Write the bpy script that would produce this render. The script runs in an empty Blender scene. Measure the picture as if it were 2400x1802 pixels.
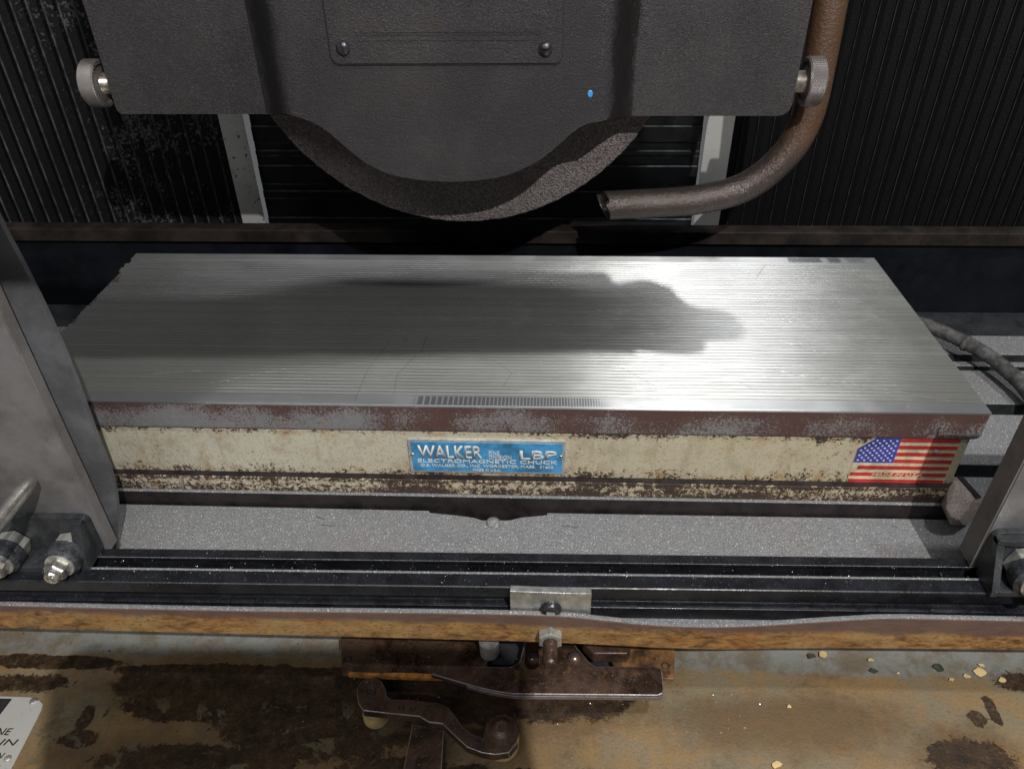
import bpy, bmesh, math, random
from mathutils import Vector, Matrix
random.seed(7)
C = bpy.context.scene.collection
SC = bpy.context.scene
R = math.radians

# ------------------------------------------------------------------ camera
cam = bpy.data.cameras.new('camera')
cam.sensor_width = 36.0
cam.lens = 1790.06 / 2400 * 36
cam.clip_start, cam.clip_end = 0.01, 50
co = bpy.data.objects.new('camera', cam)
C.objects.link(co)
p_, y_, r_ = 0.62852, 0.04711, 0.01514
fwd = Vector((0, math.cos(p_), -math.sin(p_)))
rgt = Vector((1, 0, 0))
dwn = fwd.cross(rgt)
M = Matrix((rgt, dwn, fwd)).transposed()
M = Matrix.Rotation(y_, 3, 'Z') @ M @ Matrix.Rotation(r_, 3, 'Z')
M = Matrix((M.col[0], -M.col[1], -M.col[2])).transposed()
CAM = Vector((0.34201, -0.36768, 0.28418))
co.matrix_world = Matrix.Translation(CAM) @ M.to_4x4()
SC.camera = co

# ------------------------------------------------------------------ light
SC.view_settings.view_transform = 'Standard'
SC.view_settings.look = 'None'
SC.view_settings.gamma = 1
SC.view_settings.exposure = 0.0
w = bpy.data.worlds.new('World')
SC.world = w
w.use_nodes = True
w.node_tree.nodes['Background'].inputs[0].default_value = (0.92, 0.96, 1.0, 1)
w.node_tree.nodes['Background'].inputs[1].default_value = 0.11


def area(name, loc, target, size, power, col=(1, 1, 1), shape='DISK'):
    l = bpy.data.lights.new(name, 'AREA')
    l.shape, l.size, l.energy, l.color = shape, size, power, col
    o = bpy.data.objects.new(name, l)
    C.objects.link(o)
    o.location = loc
    o.rotation_euler = (Vector(target) - Vector(loc)).to_track_quat('-Z', 'Y').to_euler()
    return o


# workshop lamp behind the right shoulder of the photographer, and one overhead
area('work_lamp', (0.612, -0.75, 0.88), (0.3, 0.1, 0), 0.012, 13.5, (1.0, 0.99, 0.975))
area('overhead_lamp', (1.13, -0.55, 2.25), (0.3, 0.15, 0), 0.14, 22, (0.97, 0.98, 1.0))
tb = area('ceiling_tube', (0.05, -1.72, 1.92), (0.05, 0.1, 0), 2.2, 23, (0.96, 0.98, 1.0), 'RECTANGLE')
tb.data.size_y = 0.05

# ------------------------------------------------------------------ materials


class N:
    """small wrapper that writes node graphs"""

    def __init__(s, name):
        s.m = bpy.data.materials.new(name)
        s.m.use_nodes = True
        s.t = s.m.node_tree
        s.b = s.t.nodes['Principled BSDF']
        g = s.t.nodes.new('ShaderNodeNewGeometry')
        s.P = g.outputs['Position']
        x = s.t.nodes.new('ShaderNodeSeparateXYZ')
        s.t.links.new(s.P, x.inputs[0])
        s.X, s.Y, s.Z = x.outputs

    def node(s, typ, **k):
        n = s.t.nodes.new(typ)
        for a, v in k.items():
            setattr(n, a, v)
        return n

    def put(s, inp, v):
        if hasattr(v, 'is_output'):
            s.t.links.new(v, inp)
        elif isinstance(v, (tuple, list)):
            inp.default_value = tuple(v) + ((1,) if len(v) == 3 and len(inp.default_value) == 4 else ())
        else:
            inp.default_value = v

    def math(s, op, a, b=0.0, c=0.0, clamp=False):
        n = s.node('ShaderNodeMath', operation=op, use_clamp=clamp)
        for i, v in enumerate((a, b, c)):
            s.put(n.inputs[i], v)
        return n.outputs[0]

    def vec(s, sx=1, sy=1, sz=1, off=(0, 0, 0), rz=0.0):
        n = s.node('ShaderNodeMapping')
        if rz:
            q = s.node('ShaderNodeVectorRotate', rotation_type='Z_AXIS')
            q.inputs['Angle'].default_value = R(rz)
            s.t.links.new(s.P, q.inputs[0])
        n.inputs['Scale'].default_value = (sx, sy, sz)
        n.inputs['Location'].default_value = off
        s.t.links.new(q.outputs[0] if rz else s.P, n.inputs[0])
        return n.outputs[0]

    def noise(s, scale, detail=4, rough=0.55, dist=0, v=None, off=0.0):
        n = s.node('ShaderNodeTexNoise')
        s.put(n.inputs['Vector'], v if v is not None else (s.vec(off=(off, off, off)) if off else s.P))
        n.inputs['Scale'].default_value = scale
        n.inputs['Detail'].default_value = detail
        n.inputs['Roughness'].default_value = rough
        n.inputs['Distortion'].default_value = dist
        return n.outputs['Fac']

    def voro(s, scale, out='Distance', v=None, feature='F1'):
        n = s.node('ShaderNodeTexVoronoi', feature=feature)
        s.put(n.inputs['Vector'], v if v is not None else s.P)
        n.inputs['Scale'].default_value = scale
        return n.outputs[out]

    def ramp(s, f, a, b, lo=0.0, hi=1.0):
        """smooth map of f from a..b to lo..hi"""
        n = s.node('ShaderNodeMapRange', interpolation_type='SMOOTHSTEP')
        s.put(n.inputs['Value'], f)
        for k, v in zip(('From Min', 'From Max', 'To Min', 'To Max'), (a, b, lo, hi)):
            s.put(n.inputs[k], v)
        return n.outputs[0]

    def mix(s, f, a, b):
        n = s.node('ShaderNodeMix', data_type='RGBA')
        s.put(n.inputs[0], f)
        s.put(n.inputs[6], a)
        s.put(n.inputs[7], b)
        return n.outputs[2]

    def bump(s, h, strength=0.3, dist=0.001, normal=None):
        n = s.node('ShaderNodeBump')
        n.inputs['Strength'].default_value = strength
        n.inputs['Distance'].default_value = dist
        s.put(n.inputs['Height'], h)
        if normal is not None:
            s.put(n.inputs['Normal'], normal)
        return n.outputs[0]

    def blob(s, x, y, rx, ry, wob=None, ax=None, soft=0.06):
        """soft ellipse mask on two world axes, edge broken by wob"""
        a, b = ax or (s.X, s.Y)
        u = s.math('DIVIDE', s.math('SUBTRACT', a, x), rx)
        v = s.math('DIVIDE', s.math('SUBTRACT', b, y), ry)
        d = s.math('SQRT', s.math('ADD', s.math('MULTIPLY', u, u), s.math('MULTIPLY', v, v)))
        if wob is not None:
            d = s.math('ADD', d, s.math('MULTIPLY', s.math('SUBTRACT', wob, 0.5), 1.6))
        return s.ramp(d, 1.0 + soft, 1.0 - soft)

    def seg(s, x0, y0, x1, y1, wd, ax=None):
        """thin line mask between two points (a scratch)"""
        a, b = ax or (s.X, s.Y)
        dx, dy = x1 - x0, y1 - y0
        l2 = dx * dx + dy * dy
        px, py = s.math('SUBTRACT', a, x0), s.math('SUBTRACT', b, y0)
        t = s.math('DIVIDE', s.math('ADD', s.math('MULTIPLY', px, dx), s.math('MULTIPLY', py, dy)), l2, clamp=True)
        ex = s.math('SUBTRACT', px, s.math('MULTIPLY', t, dx))
        ey = s.math('SUBTRACT', py, s.math('MULTIPLY', t, dy))
        d = s.math('SQRT', s.math('ADD', s.math('MULTIPLY', ex, ex), s.math('MULTIPLY', ey, ey)))
        return s.ramp(d, wd, wd * 0.3)

    def mx(s, *fs):
        r = fs[0]
        for f in fs[1:]:
            r = s.math('MAXIMUM', r, f)
        return r

    def done(s, col, rough=0.5, metal=0.0, normal=None, spec=None, aniso=None):
        i = s.b.inputs
        s.put(i['Base Color'], col)
        s.put(i['Roughness'], rough)
        s.put(i['Metallic'], metal)
        if normal is not None:
            s.put(i['Normal'], normal)
        if spec is not None:
            s.put(i['Specular IOR Level'], spec)
        if aniso:
            s.put(i['Anisotropic'], aniso[0])
            s.put(i['Anisotropic Rotation'], aniso[1])
            n = s.node('ShaderNodeTangent', direction_type='UV_MAP')
            n.uv_map = 'UVMap'
            s.t.links.new(n.outputs[0], i['Tangent'])
        return s.m


def m_black_paint(name, rough=0.5):
    n = N(name)
    big = n.noise(13, 7, 0.68, 0.5)
    col = n.mix(n.ramp(big, 0.34, 0.66), (0.019, 0.017, 0.018), (0.034, 0.030, 0.0305))
    col = n.mix(n.ramp(n.noise(30, 7, 0.72, off=3), 0.50, 0.70, 0, 0.6), col, (0.036, 0.026, 0.020))
    gr = n.noise(1250, 3, 0.7)
    col = n.mix(n.ramp(gr, 0.48, 0.30, 0, 0.8), col, (0.007, 0.0065, 0.007))
    col = n.mix(n.ramp(gr, 0.55, 0.70, 0, 0.75), col, (0.085, 0.078, 0.076))
    # oily bands running down where the cover steps out
    wob = n.math('MULTIPLY', n.math('SUBTRACT', n.noise(45, 6, 0.7, off=6), 0.5), 0.022)
    xw = n.math('ADD', n.X, wob)
    oil = n.mx(n.math('MULTIPLY', n.ramp(xw, 0.380, 0.385), n.ramp(xw, 0.402, 0.398)), n.math('MULTIPLY', n.ramp(xw, 0.154, 0.162), n.ramp(xw, 0.182, 0.172, 0, 0.85)))
    oil = n.math('MULTIPLY', oil, n.ramp(n.Y, 0.156, 0.152))
    col = n.mix(n.math('MULTIPLY', oil, 0.85), col, (0.006, 0.0055, 0.005))
    speck = n.ramp(n.noise(1400, 2, 0.6, off=9), 0.675, 0.73, 0, 0.75)
    col = n.mix(speck, col, (0.26, 0.24, 0.21))
    chipm = n.ramp(n.noise(85, 8, 0.8, 0.6, off=14), 0.66, 0.70, 0, 0.6)
    col = n.mix(chipm, col, (0.075, 0.068, 0.062))
    h = n.math('ADD', n.noise(900, 4, 0.7), n.math('MULTIPLY', n.noise(330, 5, 0.7, 0.6), 0.7))
    ro = n.math('SUBTRACT', n.ramp(big, 0.3, 0.7, rough + 0.08, rough - 0.05), n.math('MULTIPLY', oil, 0.15))
    return n.done(col, ro, 0.0, n.bump(h, 0.75, 0.0011), spec=0.36)


def m_plain(name, col, rough=0.5, metal=0.0, var=0.25, scale=120, bump=0.15, spec=None, dust=0.0, bscale=700):
    n = N(name)
    a = tuple(c * (1 - var) for c in col)
    b = tuple(min(1, c * (1 + var)) for c in col)
    c = n.mix(n.ramp(n.noise(scale, 5, 0.65), 0.35, 0.65), a, b)
    if dust:
        c = n.mix(n.ramp(n.noise(1300, 2, 0.6), 0.66, 0.74, 0, dust), c, (0.35, 0.35, 0.34))
    nr = n.bump(n.noise(bscale, 3, 0.6), bump, 0.0006) if bump else None
    return n.done(c, n.ramp(n.noise(scale * 1.7, 3, 0.6, off=5), 0.3, 0.7, max(0.05, rough - 0.1), min(1, rough + 0.1)), metal, nr, spec)


def m_wheel():
    n = N('abrasive_grit')
    g = n.voro(1150, 'Color')
    sx = n.node('ShaderNodeSeparateColor')
    n.put(sx.inputs[0], g)
    c = n.mix(sx.outputs[0], (0.070, 0.056, 0.053), (0.24, 0.205, 0.20))
    c = n.mix(n.ramp(n.noise(30, 4, 0.6), 0.45, 0.7, 0, 0.4), c, (0.09, 0.070, 0.062))
    h = n.math('ADD', n.voro(1150), n.math('MULTIPLY', n.noise(500, 2), 1.2))
    return n.done(c, 0.72, 0, n.bump(h, 0.9, 0.0016), spec=0.35)


def m_steel_top():
    n = N('ground_steel')
    oi = n.node('ShaderNodeObjectInfo')
    st = n.noise(1.0, 3, 0.6, v=n.vec(9, 1700, 1))
    fine = n.noise(1.0, 2, 0.6, v=n.vec(30, 5200, 1))
    blot = n.noise(22, 5, 0.65)
    c = n.mix(st, (0.42, 0.42, 0.415), (0.58, 0.585, 0.575))
    c = n.mix(n.math('MULTIPLY', oi.outputs['Random'], 0.45), c, (0.34, 0.345, 0.34))
    c = n.mix(n.ramp(blot, 0.5, 0.72, 0, 0.35), c, (0.36, 0.36, 0.35))
    # row of darker bars on the front border, stains at the back
    bars = n.math('SINE', n.math('MULTIPLY', n.math('POWER', n.math('SUBTRACT', n.X, 0.235), 1.7), 9000))
    bar = n.math('MULTIPLY', n.ramp(bars, -0.75, -0.4), n.math('MULTIPLY', n.ramp(n.X, 0.262, 0.268), n.ramp(n.X, 0.388, 0.37)))
    bar = n.math('MULTIPLY', bar, n.math('MULTIPLY', n.ramp(n.Y, 0.0006, 0.0012), n.ramp(n.Y, 0.0100, 0.0088)))
    stain = n.math('MULTIPLY', n.ramp(n.Y, 0.1935, 0.195), n.ramp(n.Y, 0.2026, 0.2018))
    stain = n.math('MULTIPLY', stain, n.mx(n.math('MULTIPLY', n.ramp(n.X, 0.539, 0.541), n.ramp(n.X, 0.567, 0.565)),
                                           n.math('MULTIPLY', n.ramp(n.X, 0.570, 0.573), n.ramp(n.X, 0.583, 0.580)),
                                           n.math('MULTIPLY', n.ramp(n.X, 0.585, 0.588, 0, 0.5), n.ramp(n.X, 0.603, 0.598))))
    dark = n.mx(n.math('MULTIPLY', bar, 0.7), n.math('MULTIPLY', stain, 0.75))
    c = n.mix(dark, c, (0.10, 0.105, 0.115))
    scr = n.mx(n.seg(0.483, 0.0452, 0.590, 0.0120, 0.00059), n.seg(0.520, 0.028, 0.560, 0.018, 0.00042), n.seg(0.505, 0.077, 0.533, 0.061, 0.00051),
               n.seg(0.205, 0.165, 0.243, 0.170, 0.00051), n.seg(0.395, 0.02, 0.46, 0.029, 0.00051), n.seg(0.13, 0.02, 0.175, 0.038, 0.00051),
               n.seg(0.09, 0.03, 0.12, 0.034, 0.00051), n.seg(0.51, 0.105, 0.535, 0.096, 0.00042))
    drk = n.mx(n.seg(0.227, 0.004, 0.229, 0.04, 0.00051), n.seg(0.229, 0.04, 0.238, 0.073, 0.00051), n.seg(0.250, 0.012, 0.249, 0.032, 0.00051),
               n.seg(0.249, 0.032, 0.258, 0.055, 0.00051), n.seg(0.392, 0.045, 0.415, 0.022, 0.00048), n.seg(0.466, 0.03, 0.474, 0.022, 0.00051),
               n.seg(0.245, 0.078, 0.250, 0.071, 0.00068), n.seg(0.262, 0.080, 0.261, 0.058, 0.00068), n.seg(0.31, 0.05, 0.323, 0.036, 0.00042),
               n.seg(0.323, 0.036, 0.318, 0.02, 0.00042), n.seg(0.52, 0.19, 0.507, 0.165, 0.00051))
    c = n.mix(n.math('MULTIPLY', drk, 0.38), c, (0.05, 0.05, 0.05))
    c = n.mix(n.math('MULTIPLY', scr, 0.8), c, (0.85, 0.85, 0.83))
    for k, (ang, th) in enumerate(((7, 0.71), (-14, 0.73), (38, 0.745), (-62, 0.75))):
        sc = n.ramp(n.noise(1.0, 2, 0.5, v=n.vec(26, 1500, 1, (k, 0, 0), ang)), th, th + 0.03)
        c = n.mix(n.math('MULTIPLY', sc, 0.45), c, (0.75, 0.75, 0.73) if k < 2 else (0.16, 0.16, 0.16))
    c = n.mix(n.ramp(n.noise(75, 6, 0.75, off=4), 0.60, 0.72, 0, 0.35), c, (0.27, 0.25, 0.22))
    dot = n.ramp(n.noise(420, 1, 0.5), 0.75, 0.78)
    c = n.mix(dot, c, (0.8, 0.8, 0.78))
    ro = n.math('ADD', n.ramp(st, 0.3, 0.7, 0.33, 0.41), n.math('MULTIPLY', scr, -0.1))
    ro = n.math('ADD', ro, n.ramp(blot, 0.45, 0.7, 0, 0.1))
    h = n.math('ADD', st, n.math('MULTIPLY', fine, 0.5))
    return n.done(c, ro, 0.85, n.bump(h, 0.2, 0.0002), aniso=(1.0, 0.25))


def m_brass():
    n = N('brass_spacer')
    c = n.mix(n.noise(60, 3), (0.19, 0.175, 0.12), (0.33, 0.30, 0.19))
    return n.done(c, 0.42, 0.7, aniso=(0.7, 0.25))


def m_chuck_side():
    n = N('browned_steel_side')
    a = n.noise(760, 6, 0.78, 0.8)
    big = n.noise(20, 3, 0.6)
    th = n.math('ADD', 0.475, n.math('MULTIPLY', n.math('SUBTRACT', big, 0.5), 0.6))
    th = n.math('ADD', th, n.ramp(n.X, 0.0, 0.62, -0.06, 0.055))
    th = n.math('ADD', th, n.ramp(n.Z, -0.012, -0.001, 0.0, 0.10))
    f = n.ramp(n.math('SUBTRACT', a, th), -0.015, 0.03)
    c = n.mix(n.noise(60, 4, 0.6, off=2), (0.055, 0.030, 0.027), (0.115, 0.058, 0.048))
    c = n.mix(f, c, n.mix(n.noise(200, 3, 0.6, off=7), (0.15, 0.145, 0.142), (0.24, 0.235, 0.23)))
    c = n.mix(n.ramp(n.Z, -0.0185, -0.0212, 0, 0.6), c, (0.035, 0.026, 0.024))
    return n.done(c, 0.55, 0.15, n.bump(a, 0.3, 0.0005))


def m_cream(name, zt, zb, lo=0.0, wear=0.0):
    """old cream enamel, chipped near the edges zt and zb"""
    n = N(name)
    c = n.mix(n.noise(26, 5, 0.6), (0.40, 0.365, 0.27), (0.51, 0.485, 0.395))
    c = n.mix(n.ramp(n.X, 0.12, 0.5, 0, 0.55), c, (0.39, 0.32, 0.20))
    run = n.noise(1.0, 4, 0.65, v=n.vec(120, 1, 14))
    c = n.mix(n.ramp(run, 0.52, 0.74, 0, 0.45), c, (0.25, 0.19, 0.11))
    c = n.mix(n.ramp(n.noise(620, 4, 0.75, off=11), 0.53, 0.65, 0, 0.6), c, (0.20, 0.135, 0.075))
    c = n.mix(n.ramp(n.noise(48, 7, 0.75, off=16), 0.48, 0.68, 0, 0.5), c, (0.27, 0.225, 0.15))
    rs = n.noise(70, 6, 0.7, off=1)
    edge = n.mx(n.ramp(n.Z, zt - 0.008, zt - 0.0005), n.ramp(n.Z, zb + 0.014, zb))
    c = n.mix(n.math('MULTIPLY', n.ramp(rs, 0.50, 0.68), n.math('ADD', 0.25, n.math('MULTIPLY', edge, 0.6))), c, (0.30, 0.15, 0.04))
    ch = n.math('ADD', n.math('MULTIPLY', n.noise(230, 8, 0.8, 0.8), 0.6), n.math('MULTIPLY', n.noise(560, 6, 0.75, 0.5, off=3), 0.4))
    pat = n.noise(17, 3, 0.6, off=4)
    th = n.math('SUBTRACT', 0.68 - wear, n.math('MULTIPLY', edge, 0.085 + lo))
    th = n.math('SUBTRACT', th, n.ramp(pat, 0.40, 0.72, -0.02, 0.09))
    chip = n.ramp(n.math('SUBTRACT', ch, th), -0.008, 0.012)
    halo = n.ramp(n.math('SUBTRACT', ch, th), -0.05, 0.0, 0, 0.45)
    c = n.mix(halo, c, (0.33, 0.2, 0.08))
    c = n.mix(chip, c, n.mix(n.noise(90, 3), (0.022, 0.018, 0.016), (0.07, 0.04, 0.028)))
    return n.done(c, n.ramp(chip, 0, 1, 0.42, 0.65), 0, n.bump(n.math('MULTIPLY', chip, -1), 0.6, 0.0005), spec=0.4)


def m_grit(name, c0=(0.115, 0.112, 0.112), c1=(0.28, 0.28, 0.28)):
    n = N(name)
    g = n.voro(2100, 'Color')
    sx = n.node('ShaderNodeSeparateColor')
    n.put(sx.inputs[0], g)
    c = n.mix(sx.outputs[0], c0, c1)
    c = n.mix(n.ramp(n.noise(28, 6, 0.7), 0.5, 0.68, 0, 0.22), c, (0.23, 0.165, 0.145))
    c = n.mix(n.ramp(n.noise(16, 6, 0.7, 0.8, off=8), 0.45, 0.65, 0, 0.4), c, (0.19, 0.19, 0.185))
    c = n.mix(n.ramp(n.noise(50, 4, 0.6, off=2), 0.5, 0.75, 0, 0.4), c, (0.14, 0.15, 0.155))
    c = n.mix(n.ramp(n.noise(150, 4, 0.75, off=6), 0.68, 0.74, 0, 0.85), c, (0.04, 0.04, 0.045))
    c = n.mix(n.ramp(sx.outputs[1], 0.978, 0.985, 0, 0.8), c, (0.75, 0.75, 0.74))
    wob = n.math('MULTIPLY', n.math('SUBTRACT', n.noise(240, 4, 0.7, off=5), 0.5), 0.003)
    ax = (n.X, n.math('ADD', n.Y, wob))
    crk = n.mx(*[n.seg(a, b, e, f, 0.0005, ax) for a, b, e, f in ((0.3562, -0.0185, 0.3668, -0.0205), (0.1945, -0.0155, 0.2000, -0.0172), (0.1995, -0.0225, 0.2085, -0.0230), (0.518, -0.0385, 0.521, -0.040), (0.5695, -0.0135, 0.5725, -0.0145))])
    c = n.mix(n.math('MULTIPLY', crk, 0.9), c, (0.02, 0.02, 0.022))
    h = n.math('ADD', n.voro(2100), n.math('ADD', n.noise(350, 4, 0.7), n.math('MULTIPLY', n.noise(60, 5, 0.7), 2.0)))
    return n.done(c, n.ramp(sx.outputs[2], 0.0, 1.0, 0.3, 0.75), n.ramp(sx.outputs[2], 0.85, 0.95, 0, 0.4), n.bump(h, 0.65, 0.0008))


def m_rust_strip():
    n = N('rusted_strip')
    st = n.noise(1, 7, 0.7, 0.4, v=n.vec(90, 200, 260))
    c = n.mix(n.ramp(st, 0.3, 0.68), (0.070, 0.032, 0.013), (0.36, 0.19, 0.065))
    c = n.mix(n.ramp(n.noise(18, 5, 0.65), 0.48, 0.66, 0, 0.75), c, (0.34, 0.22, 0.09))
    c = n.mix(n.ramp(n.noise(30, 5, 0.65, off=7), 0.55, 0.7, 0, 0.5), c, (0.26, 0.09, 0.02))
    c = n.mix(n.ramp(n.noise(1, 6, 0.78, v=n.vec(330, 600, 700)), 0.52, 0.64, 0, 0.8), c, (0.045, 0.022, 0.012))
    top = n.ramp(n.math('ADD', n.Z, n.math('MULTIPLY', n.noise(45, 4), 0.010)), -0.0765, -0.0715, 0, 0.85)
    c = n.mix(top, c, (0.095, 0.06, 0.055))
    return n.done(c, 0.75, 0, n.bump(st, 0.5, 0.0008), spec=0.3)


def m_bed():
    n = N('worn_bed_paint')
    w1 = n.noise(34, 9, 0.72, 0.4)
    w2 = n.noise(150, 8, 0.75, 0.3, off=3)
    wob = n.math('ADD', n.math('MULTIPLY', w1, 0.85), n.math('MULTIPLY', w2, 0.45))
    wob = n.math('SUBTRACT', wob, 0.15)
    wfine = n.math('ADD', 0.5, n.math('MULTIPLY', n.math('SUBTRACT', n.math('ADD', n.math('MULTIPLY', n.noise(150, 8, 0.78, 0.6, off=21), 0.7), n.math('MULTIPLY', w1, 0.3)), 0.5), 2.2))
    # paint: tan and stained to the right, grey green where it is cleaner
    c = n.mix(n.ramp(n.noise(14, 7, 0.68, 0.3, off=2), 0.40, 0.62), (0.200, 0.128, 0.058), (0.175, 0.142, 0.090))
    c = n.mix(n.ramp(n.noise(70, 8, 0.75), 0.46, 0.66, 0, 0.75), c, (0.235, 0.142, 0.055))
    c = n.mix(n.ramp(n.noise(30, 8, 0.75, off=5), 0.52, 0.68, 0, 0.7), c, (0.095, 0.072, 0.040))
    c = n.mix(n.ramp(n.noise(480, 7, 0.8), 0.52, 0.66, 0, 0.6), c, (0.075, 0.042, 0.018))
    c = n.mix(n.ramp(n.noise(1000, 2, 0.6, off=7), 0.64, 0.74, 0, 0.6), c, (0.33, 0.26, 0.16))
    c = n.mix(n.ramp(n.noise(170, 6, 0.8, off=9), 0.67, 0.70, 0, 0.9), c, (0.030, 0.028, 0.020))
    # top fillet is a paler grey
    fil = n.ramp(n.math('ADD', n.Y, n.math('MULTIPLY', n.math('SUBTRACT', w1, 0.5), 0.022)), -0.080, -0.074)
    fc = n.mix(w2, (0.135, 0.136, 0.122), (0.215, 0.213, 0.190))
    fc = n.mix(n.ramp(n.noise(40, 7, 0.75, off=4), 0.42, 0.62, 0, 0.85), fc, (0.125, 0.092, 0.055))
    c = n.mix(fil, c, fc)
    # big rust and oil patches, also painting in shade at the lower left
    br = n.mx(n.blob(0.150, -0.098, 0.075, 0.016, wob), n.blob(0.135, -0.110, 0.052, 0.012, wob), n.blob(0.02, -0.0835, 0.055, 0.0055, wob),
              n.blob(0.16, -0.088, 0.10, 0.006, wob), n.blob(0.018, -0.099, 0.03, 0.006, wfine), n.blob(0.145, -0.150, 0.060, 0.014, wob),
              n.blob(0.215, -0.118, 0.065, 0.026, wob), n.blob(0.185, -0.135, 0.02, 0.018, wfine), n.blob(0.27, -0.155, 0.055, 0.016, wob),
              n.blob(0.30, -0.10, 0.09, 0.018, wob), n.blob(0.335, -0.149, 0.030, 0.005, wfine), n.blob(0.590, -0.129, 0.024, 0.011, wfine),
              n.blob(0.606, -0.1045, 0.005, 0.005, wfine), n.blob(0.617, -0.099, 0.0035, 0.009, wfine), n.blob(0.645, -0.080, 0.018, 0.007, wfine),
              n.blob(0.52, -0.168, 0.05, 0.010, wob), n.blob(0.068, -0.121, 0.004, 0.009, wfine), n.blob(0.07, -0.134, 0.010, 0.005, wfine))
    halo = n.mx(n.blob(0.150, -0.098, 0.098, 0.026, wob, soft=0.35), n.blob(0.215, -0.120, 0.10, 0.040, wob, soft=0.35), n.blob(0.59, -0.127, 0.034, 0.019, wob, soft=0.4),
                n.blob(0.145, -0.150, 0.085, 0.022, wob, soft=0.35), n.blob(0.30, -0.10, 0.12, 0.028, wob, soft=0.4), n.blob(0.49, -0.112, 0.075, 0.020, wob, soft=0.5))  # last blob paints the soft shadow band on the right of the bed
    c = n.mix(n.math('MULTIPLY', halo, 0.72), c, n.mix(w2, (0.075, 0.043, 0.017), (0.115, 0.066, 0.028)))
    br = n.mx(br, n.math('MULTIPLY', n.ramp(w2, 0.62, 0.66, 0, 0.9), n.ramp(n.X, 0.42, 0.25)))
    rc = n.mix(n.ramp(n.noise(60, 8, 0.8), 0.35, 0.68), (0.011, 0.006, 0.003), (0.050, 0.026, 0.011))
    rc = n.mix(n.ramp(n.noise(40, 5, 0.7, off=8), 0.6, 0.8, 0, 0.7), rc, (0.10, 0.035, 0.010))
    rc = n.mix(n.ramp(n.noise(1000, 2, 0.6, off=1), 0.62, 0.74, 0, 0.5), rc, (0.16, 0.12, 0.07))
    c = n.mix(n.math('MULTIPLY', br, n.ramp(n.noise(230, 7, 0.8, off=15), 0.30, 0.52, 0.55, 1.0)), c, rc)
    isl = n.math('MULTIPLY', n.ramp(n.noise(52, 9, 0.72, 0.5, off=12), 0.555, 0.585), n.ramp(n.Y, -0.100, -0.118))
    isl = n.math('MULTIPLY', isl, n.ramp(n.X, 0.30, 0.2))
    c = n.mix(n.math('MULTIPLY', isl, 0.85), c, n.mix(w2, (0.085, 0.068, 0.034), (0.135, 0.115, 0.065)))
    h = n.math('ADD', n.math('MULTIPLY', br, -0.7), n.math('MULTIPLY', n.noise(500, 5, 0.75), 0.7))
    return n.done(c, n.ramp(w2, 0.35, 0.65, 0.42, 0.62), 0, n.bump(h, 0.6, 0.0012), spec=0.35)


def m_bellows(name, gx, gz):
    n = N(name)
    c = n.mix(n.noise(40, 4), (0.0018, 0.0019, 0.0023), (0.004, 0.004, 0.0046))
    d = n.noise(330, 5, 0.75)
    near = n.math('MULTIPLY', n.ramp(n.math('ABSOLUTE', n.math('SUBTRACT', n.X, gx)), 0.16, 0.0), n.ramp(n.noise(26, 5, 0.7), 0.35, 0.65))
    th = n.math('SUBTRACT', 0.66, n.math('MULTIPLY', near, 0.21))
    c = n.mix(n.ramp(n.math('SUBTRACT', d, th), 0, 0.08, 0, 0.7), c, (0.085, 0.085, 0.089))
    return n.done(c, 0.55, 0, n.bump(n.noise(600, 4, 0.7), 0.5, 0.001), spec=0.16)


def m_post():
    n = N('speckled_pale_metal')
    c = n.mix(n.noise(30, 4), (0.36, 0.35, 0.33), (0.46, 0.45, 0.42))
    s = n.ramp(n.noise(230, 4, 0.7), 0.61, 0.64)
    s = n.math('MULTIPLY', s, n.ramp(n.X, 0.3, 0.29))
    c = n.mix(s, c, (0.03, 0.03, 0.032))
    c = n.mix(n.ramp(n.noise(300, 3, 0.7, off=3), 0.66, 0.7, 0, 0.6), c, (0.08, 0.07, 0.06))
    return n.done(c, 0.45, 0.3, n.bump(s, 0.3, 0.0005))


def m_pipe():
    n = N('brown_pipe_paint')
    f = n.ramp(n.math('ADD', n.Z, n.math('MULTIPLY', n.noise(25, 4), 0.06)), 0.10, 0.15)
    c = n.mix(n.noise(70, 5, 0.7), (0.055, 0.038, 0.032), (0.105, 0.088, 0.08))
    c = n.mix(f, c, n.mix(n.noise(35, 4), (0.066, 0.032, 0.015), (0.092, 0.048, 0.026)))
    c = n.mix(n.ramp(n.noise(1100, 2), 0.68, 0.74, 0, 0.7), c, (0.5, 0.47, 0.42))
    h = n.math('ADD', n.noise(420, 4, 0.7), n.math('MULTIPLY', n.noise(1200, 2), 0.4))
    return n.done(c, n.ramp(f, 0, 1, 0.27, 0.45), n.ramp(f, 0, 1, 0.6, 0.05), n.bump(h, 0.7, 0.0012), spec=0.5)


def m_knurl():
    n = N('knurled_steel')
    a = n.math('SINE', n.math('MULTIPLY', n.math('ADD', n.math('MULTIPLY', n.X, 1.0), n.math('MULTIPLY', n.Z, 0.6)), 6500))
    b = n.math('SINE', n.math('MULTIPLY', n.math('SUBTRACT', n.math('MULTIPLY', n.X, 1.0), n.math('MULTIPLY', n.Z, 0.6)), 6500))
    c = n.mix(n.noise(110, 5, 0.7), (0.17, 0.15, 0.14), (0.33, 0.30, 0.28))
    c = n.mix(n.ramp(n.noise(70, 4, off=3), 0.55, 0.75, 0, 0.6), c, (0.12, 0.06, 0.035))
    return n.done(c, 0.42, 0.7, n.bump(n.math('ADD', a, b), 0.5, 0.0004))


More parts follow.
